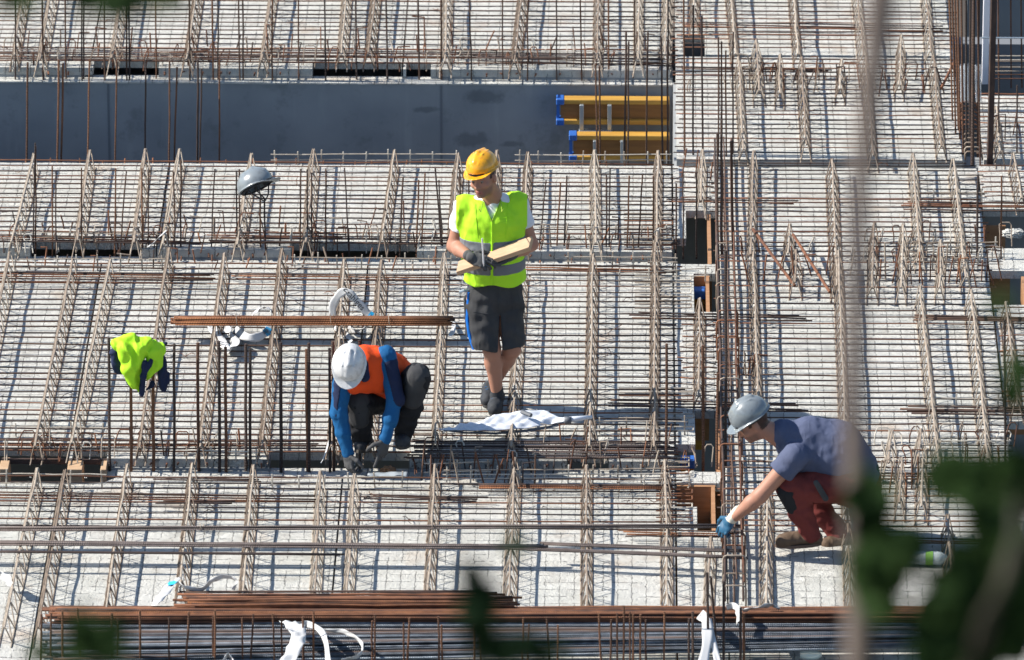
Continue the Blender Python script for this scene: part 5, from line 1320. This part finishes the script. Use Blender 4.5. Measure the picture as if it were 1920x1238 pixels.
ribbon('bundle_tag',[Z(538,1245,.30),Z(552,1215,.32),Z(560,1190,.34),Z(550,1172,.32),Z(540,1166,.26)],.095,WHITE,'broad white tag hanging over the blue stack left of centre','tag',wdir=(1,-.1,.1),group=G)
ribbon('bundle_tag',[Z(545,1168,.26),Z(575,1170,.25),Z(598,1180,.27),Z(610,1200,.3),Z(616,1245,.3)],.035,WHITE,'narrow white tape arching to the right of the broad tag','tag',wdir=(.7,-.4,.5),group=G)
ribbon('bundle_tag',[Z(600,1182,.25),Z(640,1184,.26),Z(668,1196,.27),Z(680,1215,.27),Z(672,1230,.26),Z(640,1238,.25)],.03,WHITE,'thin white tape curl on the blue stack at the middle','tag',wdir=(.2,-.4,.9),group=G)
ribbon('bundle_tag',[Z(412,1250,.3),Z(428,1228,.33),Z(440,1245,.3)],.04,WHITE,'small white tip of tape at the bottom edge of the photo','tag',wdir=(.1,-.6,.8),group=G)
ribbon('bundle_tag',[Z(1312,1152,.28),Z(1324,1165,.33),Z(1326,1200,.34),Z(1318,1245,.34)],.06,WHITE,'broad white tag hanging beside the thick starter bars','tag',wdir=(1,-.1,.1),text='LG',tsize=.5,tstart=.02,group=G)
ribbon('bundle_tag',[Z(1328,1160,.30),Z(1335,1190,.32),Z(1346,1245,.32)],.035,WHITE,'narrow white tag just right of the broad one at the thick bars','tag',wdir=(1,-.1,.1),group=G)
ribbon('bundle_tag',[Z(1362,1138,.24),Z(1378,1137,.26),Z(1386,1150,.28),Z(1384,1168,.28)],.04,WHITE,'short bent white tag at the foot of the stirrup cage','tag',wdir=(.6,-.4,.6),group=G)
ribbon('bundle_tag',[Z(1392,1145,.20),Z(1420,1139,.22),Z(1445,1135,.22),Z(1462,1141,.2)],.05,WHITE,'white tag with a blue end lying right of the stirrup cage','tag',wdir=(0,-.7,.6),cyan=(.78,.99),group=G)
ribbon('bundle_tag',[Z(278,463,.1),Z(293,450,.12),Z(312,432,.15)],.028,WHITE,'small white paper flag in the third row at the left','tag',wdir=(.6,-.4,.6),group=G)
ribbon('bundle_tag',[Z(2,1080,.1),Z(14,1086,.12),Z(24,1100,.1)],.05,WHITE,'white paper scrap at the left edge above the stack','tag',wdir=(.5,-.5,.5),group=G)
ribbon('bundle_tag',[Z(602,868,.02),Z(610,850,.05),Z(618,822,.10)],.016,WHITE,'white cable end left of the blue sleeve','tag',wdir=(.5,-.5,.5),group=G)
ribbon('bundle_tag',[Z(1228,438,.1),Z(1234,430,.16),Z(1232,445,.08)],.022,WHITE,'tiny white paper bit on a girder near the upper shaft','tag',wdir=(.5,-.5,.5),group=G)
# ================================================================ bottle
CL=mat('clear_bottle_plastic',(.85,.95,.93),.08); bsdf(CL).inputs['Alpha'].default_value=.6; bsdf(CL).inputs['Coat Weight'].default_value=1
GRN=mat('green_bottle_plastic',(.03,.35,.09),.4); GLB=mat('green_bottle_label',(.25,.5,.1),.5)
a=P(1688,1046,.048); d=Vector((1,-.02,0)).normalized(); e=empty('water_bottle',a); tag(e,'clear plastic water bottle with green cap lying behind the leaves','bottle')
def lathe(name,prof,m,par):
    b=MB(); b.tube([a+d*s for s,r in prof],[r for s,r in prof],18); return b.build(name,m,par,True)
lathe('bottle_body',[(.0,.030),(.008,.040),(.04,.043),(.06,.040),(.08,.043),(.10,.040),(.12,.042),(.15,.042),(.155,.041),(.22,.041),(.225,.043),(.25,.040),(.275,.025),(.285,.014),(.295,.013)],CL,e)
lathe('cap',[(.293,.0),(.2935,.017),(.315,.017),(.3155,0)],GRN,e)
b=MB(); b.tube([a+d*.155,a+d*.20],.0432,18,caps=False); b.build('label_band',GLB,e,True)
b=MB(); q=P(1500,1228,.03); b.tube([q,q+Vector((.05,0,0)),q+Vector((.10,.0,.0)),q+Vector((.13,0,0))],[.02,.032,.028,.012],12); o=b.build('plastic_cup',CL,None,True); tag(o,'small translucent plastic cup below the blue stack','cup')
# ================================================================ right column: cage, sleeves and post
e=empty('column_cage',P(1815,290,0)); tag(e,'bundle of tall column bars with orange ties at the upper right','rebar cage')
yc=P(1815,292,0).y
for px,py,pt,r,m,dy in ((1786,215,1779,.006,RUSTZ,.1),(1792,240,1784,.006,RUSTZ,.05),(1797,235,1789,.006,RUSTZ,.02),(1800,250,1795,.007,RUSTZ,0),(1806,280,1802,.007,RUSTZ,-.0),(1812,270,1811,.008,DARKZ,.0),(1818,260,1820,.008,DARKZ,.0),(1823,296,1826,.0125,DARKZ,-.1),(1833,280,1836,.007,RUSTZ,0),(1838,300,1832,.006,RUSTZ,-.05)):
    b=MB(); q=P(px,py+15,-.02); t=PY(pt,-50,q.y); b.tube([q,q.lerp(t,.5),t],r,8); b.build('column_bar',m,e)
for k in range(12):
    b=MB(); q=P(1801+k*.8,196+k*8.5,.05); b.tube([q+Vector((0,0,-.04)),q+Vector((.0,0,.005)),q+Vector((.012,0,.02)),q+Vector((.09,0,.02)),q+Vector((.115,0,.0)),q+Vector((.12,0,-.04))],.0062,6); b.build('column_tie',RUST if k<7 else COATED,e,True)
SLV=mat('clear_plastic_sleeve',(.8,.85,.9),.2); bsdf(SLV).inputs['Transmission Weight'].default_value=.6; bsdf(SLV).inputs['Alpha'].default_value=.5
for px,w_ in ((1806,.030),(1815,.034),(1833,.022)):
    q=P(px,196,.0); b=MB(); t=PY(px,122,q.y-.12); q2=Vector((q.x,q.y-.12,PY(px,190,q.y-.12).z)); b.tube([q2,t],w_,14,caps=False); b.build('plastic_sleeve',SLV,e,True)
q=P(1856,300,0); t=PY(1862,-60,q.y); b=MB(); b.box((-.021,-.03,-.3),(.021,.03,(t-q).z)); o=b.build('steel_post',DARKR,None,bevel=.006); o.location=q; tag(o,'thick dark brown post standing in front of the corner void','post')
q=P(1847,130,0); b=MB(); b.box((-.022,-.04,-.1),(.022,.04,1.2)); o=b.build('white_post',mat('white_paint',(.75,.75,.8),.5)); o.location=q; tag(o,'pale white post edge between the column bars and the dark post','post')
for k,(px,pt) in enumerate(((1873,1871),(1896,1895),(1916,1914))):
    q=P(px,165,-.1); t=PY(pt,-50,q.y); vb=MB(); vb.tube([Vector((0,0,0)),t-q],.0055,6); o=vb.build('thin_upright_bar',RUSTZ); o.location=q; tag(o,'thin upright bar in front of the dark corner wall, %s from the left'%ordw(k),'rebar','thin bars in the corner')
q=P(1840,71,.3); b=MB(); b.tube([Vector((0,0,0)),Vector((.6,0,0))],.006,6); o=b.build('thin_cross_wire',GALV); o.location=PY(1840,71,yy(165,1880)+.05); tag(o,'pale horizontal wire crossing the dark corner void','wire')
# ================================================================ crumbs
b=MB(); rr=random.Random(5)
for k in range(900):
    rk=rr.choice(['bottom','second','third','top']); y0_,y1_=ry[rk]; x=rr.uniform(-3.6,XE); y=rr.choice([y0_+abs(rr.gauss(0,.12)),y1_-abs(rr.gauss(0,.2)),rr.uniform(y0_,y1_)])
    if not (y0_+.17<y<y1_-.01): continue
    s=rr.uniform(.003,.011); b.add([(x-s,y-s*rr.random(),0),(x+s,y-s,0),(x+s*.6,y+s,0),(x-s,y+s*.8,0),(x,y,s*rr.uniform(.8,1.6))],[(0,1,4),(1,2,4),(2,3,4),(3,0,4)])
o=b.build('concrete_crumbs',DECK); tag(o,'crumbs of concrete scattered over the deck','rubble',kind='stuff')
# ================================================================ young tree near the camera
BARK=mat('grey_brown_bark',(.20,.155,.125),.9)
L(BARK,ramp(BARK,noise(BARK,25,5,geo_pos(BARK)),[(.3,(.085,.066,.057)),(.7,(.15,.118,.10))]),bsdf(BARK).inputs['Base Color'])
TANB=mat('tan_stalk',(.035,.030,.018),.9)
LEAF=mat('shade_darkened_leaf',(.02,.055,.014),.75,spec=.08); bsdf(LEAF).inputs['Transmission Weight'].default_value=0  # green darkened so the leaves look shaded
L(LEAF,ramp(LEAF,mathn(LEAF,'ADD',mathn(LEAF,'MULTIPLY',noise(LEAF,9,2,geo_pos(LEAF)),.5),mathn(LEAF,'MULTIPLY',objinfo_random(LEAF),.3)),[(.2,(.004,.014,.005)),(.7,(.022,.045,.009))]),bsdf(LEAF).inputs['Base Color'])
DT=13.0
def D_(px,py,d=0): return Q(px,py,DT+d)
b0=D_(1608,1238); root=Vector((b0.x,b0.y+.1,b0.z-4.5))
e=empty('young_tree',root); tag(e,'slim grey brown sapling out of focus close to the camera at the right','tree')
b=MB(); b.tube([root,root.lerp(b0,.5)+Vector((.03,0,0)),D_(1610,1500),D_(1612,1238),D_(1606,1000),D_(1600,760),D_(1606,520),D_(1612,360),D_(1628,200),D_(1645,80),D_(1660,-60),D_(1680,-500)],[.05,.04,.030,.025,.021,.018,.015,.016,.018,.022,.026,.03],12); tr=b.build('trunk',BARK,e,True)
b=MB(); b.tube([D_(1612,1500),D_(1760,1400,-.5),D_(1825,1238,-1.0),D_(1850,1160,-1.6),D_(1885,1080,-1.6),D_(1905,1000,-1.5),D_(1900,900,-1.1)],[.02,.015,.013,.013,.011,.006,.004],8); b.tube([D_(1612,1300),D_(1635,1120,-.2),D_(1630,980,-.2)],[.010,.008,.004],8); b.tube([D_(1900,900,-1.1),D_(1870,870,-1.1),D_(1830,890,-1.0)],[.006,.005,.004],6); b.build('branch',TANB,e,True)
rl=random.Random(21)
def leafmesh(mb,c,L_,W_,ax,nr):
    ax=ax.normalized(); s=ax.cross(nr).normalized(); n=s.cross(ax); vs=[];K=6
    for i in range(K+1):
        t=i/K; w_=W_*math.sin(math.pi*min(1,t*.93+.05))**.8; mid=c+ax*L_*(t-.5)+n*(.12*L_*math.sin(math.pi*t)-.04*L_*t)
        vs+= [mid-s*w_+n*w_*.25,mid,mid+s*w_+n*w_*.25]
    fs=[]
    for i in range(K):
        a=3*i; fs+= [(a,a+1,a+4,a+3),(a+1,a+2,a+5,a+4)]
    mb.add(vs,fs)
CR=MB()
def cluster(cx,cy,sx,sy,n,size=.062):
    mb=MB()
    for _ in range(n):
        px=cx+rl.gauss(0,sx); py=cy+rl.gauss(0,sy); c=D_(px,py,rl.uniform(-1.3,-.2)); L_=size*rl.uniform(.7,1.3)
        leafmesh(mb,c,L_,L_*rl.uniform(.28,.42),Vector((rl.uniform(-1,1),rl.uniform(-.4,.4),rl.uniform(-1.1,.5))),Vector((rl.uniform(-.5,.5),-1,rl.uniform(-.2,.9))))
    CR.add(mb.v,mb.f)
for q in ((1850,905,34,22,60),(1895,905,20,20,40),(1790,900,16,12,16),(1840,1120,36,40,150),(1905,1075,18,36,70),(1775,1190,24,28,60),(1660,1032,16,12,26),(1638,1075,13,34,45),(1690,1022,14,4,5),(1625,940,16,24,14),(1880,1190,30,25,36),(1912,690,6,30,4),(1880,575,16,10,2)):
    cluster(*q)
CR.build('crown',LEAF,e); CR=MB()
# a second, lower shrub whose leaf tips reach into the frame at the bottom and a branch hanging in at the top
def spray(name,label,root,pts,cl,size=.05):
    global e,CR
    e=empty(name,root); tag(e,label,'plant'); b=MB(); P_=[root]+pts; b.tube(P_,[.010]+[.006*(1-.1*i) for i in range(len(pts))],7); b.build('stem',BARK,e,True)
    for q in cl: cluster(*q,size=size)
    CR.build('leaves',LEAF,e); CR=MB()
r1=D_(960,1600); spray('leafy_shoot','out of focus leafy shoot reaching in at the bottom centre',Vector((r1.x,r1.y,r1.z-3)),[r1,D_(900,1300,-.3),D_(905,1150,-.7)],[(900,1150,8,22,26),(903,1120,6,10,6),(970,1222,40,9,26),(880,1100,12,8,3),(965,1035,8,10,2)])
r2=D_(120,1600); spray('leafy_shoot','out of focus leafy shoot in the bottom left corner',Vector((r2.x,r2.y,r2.z-3)),[r2,D_(170,1300,-.3),D_(200,1200,-.7)],[(188,1208,22,14,36),(160,1190,14,10,7),(60,1225,20,10,3)])
r3=D_(200,-400); spray('hanging_twig','out of focus leafy twig hanging into the top left corner',Vector((r3.x,r3.y,r3.z+.6)),[r3,D_(205,-80,-.3),D_(200,-10,-.7)],[(190,-4,18,10,16),(240,2,26,6,8),(310,-6,10,5,7),(25,-2,16,6,5)])
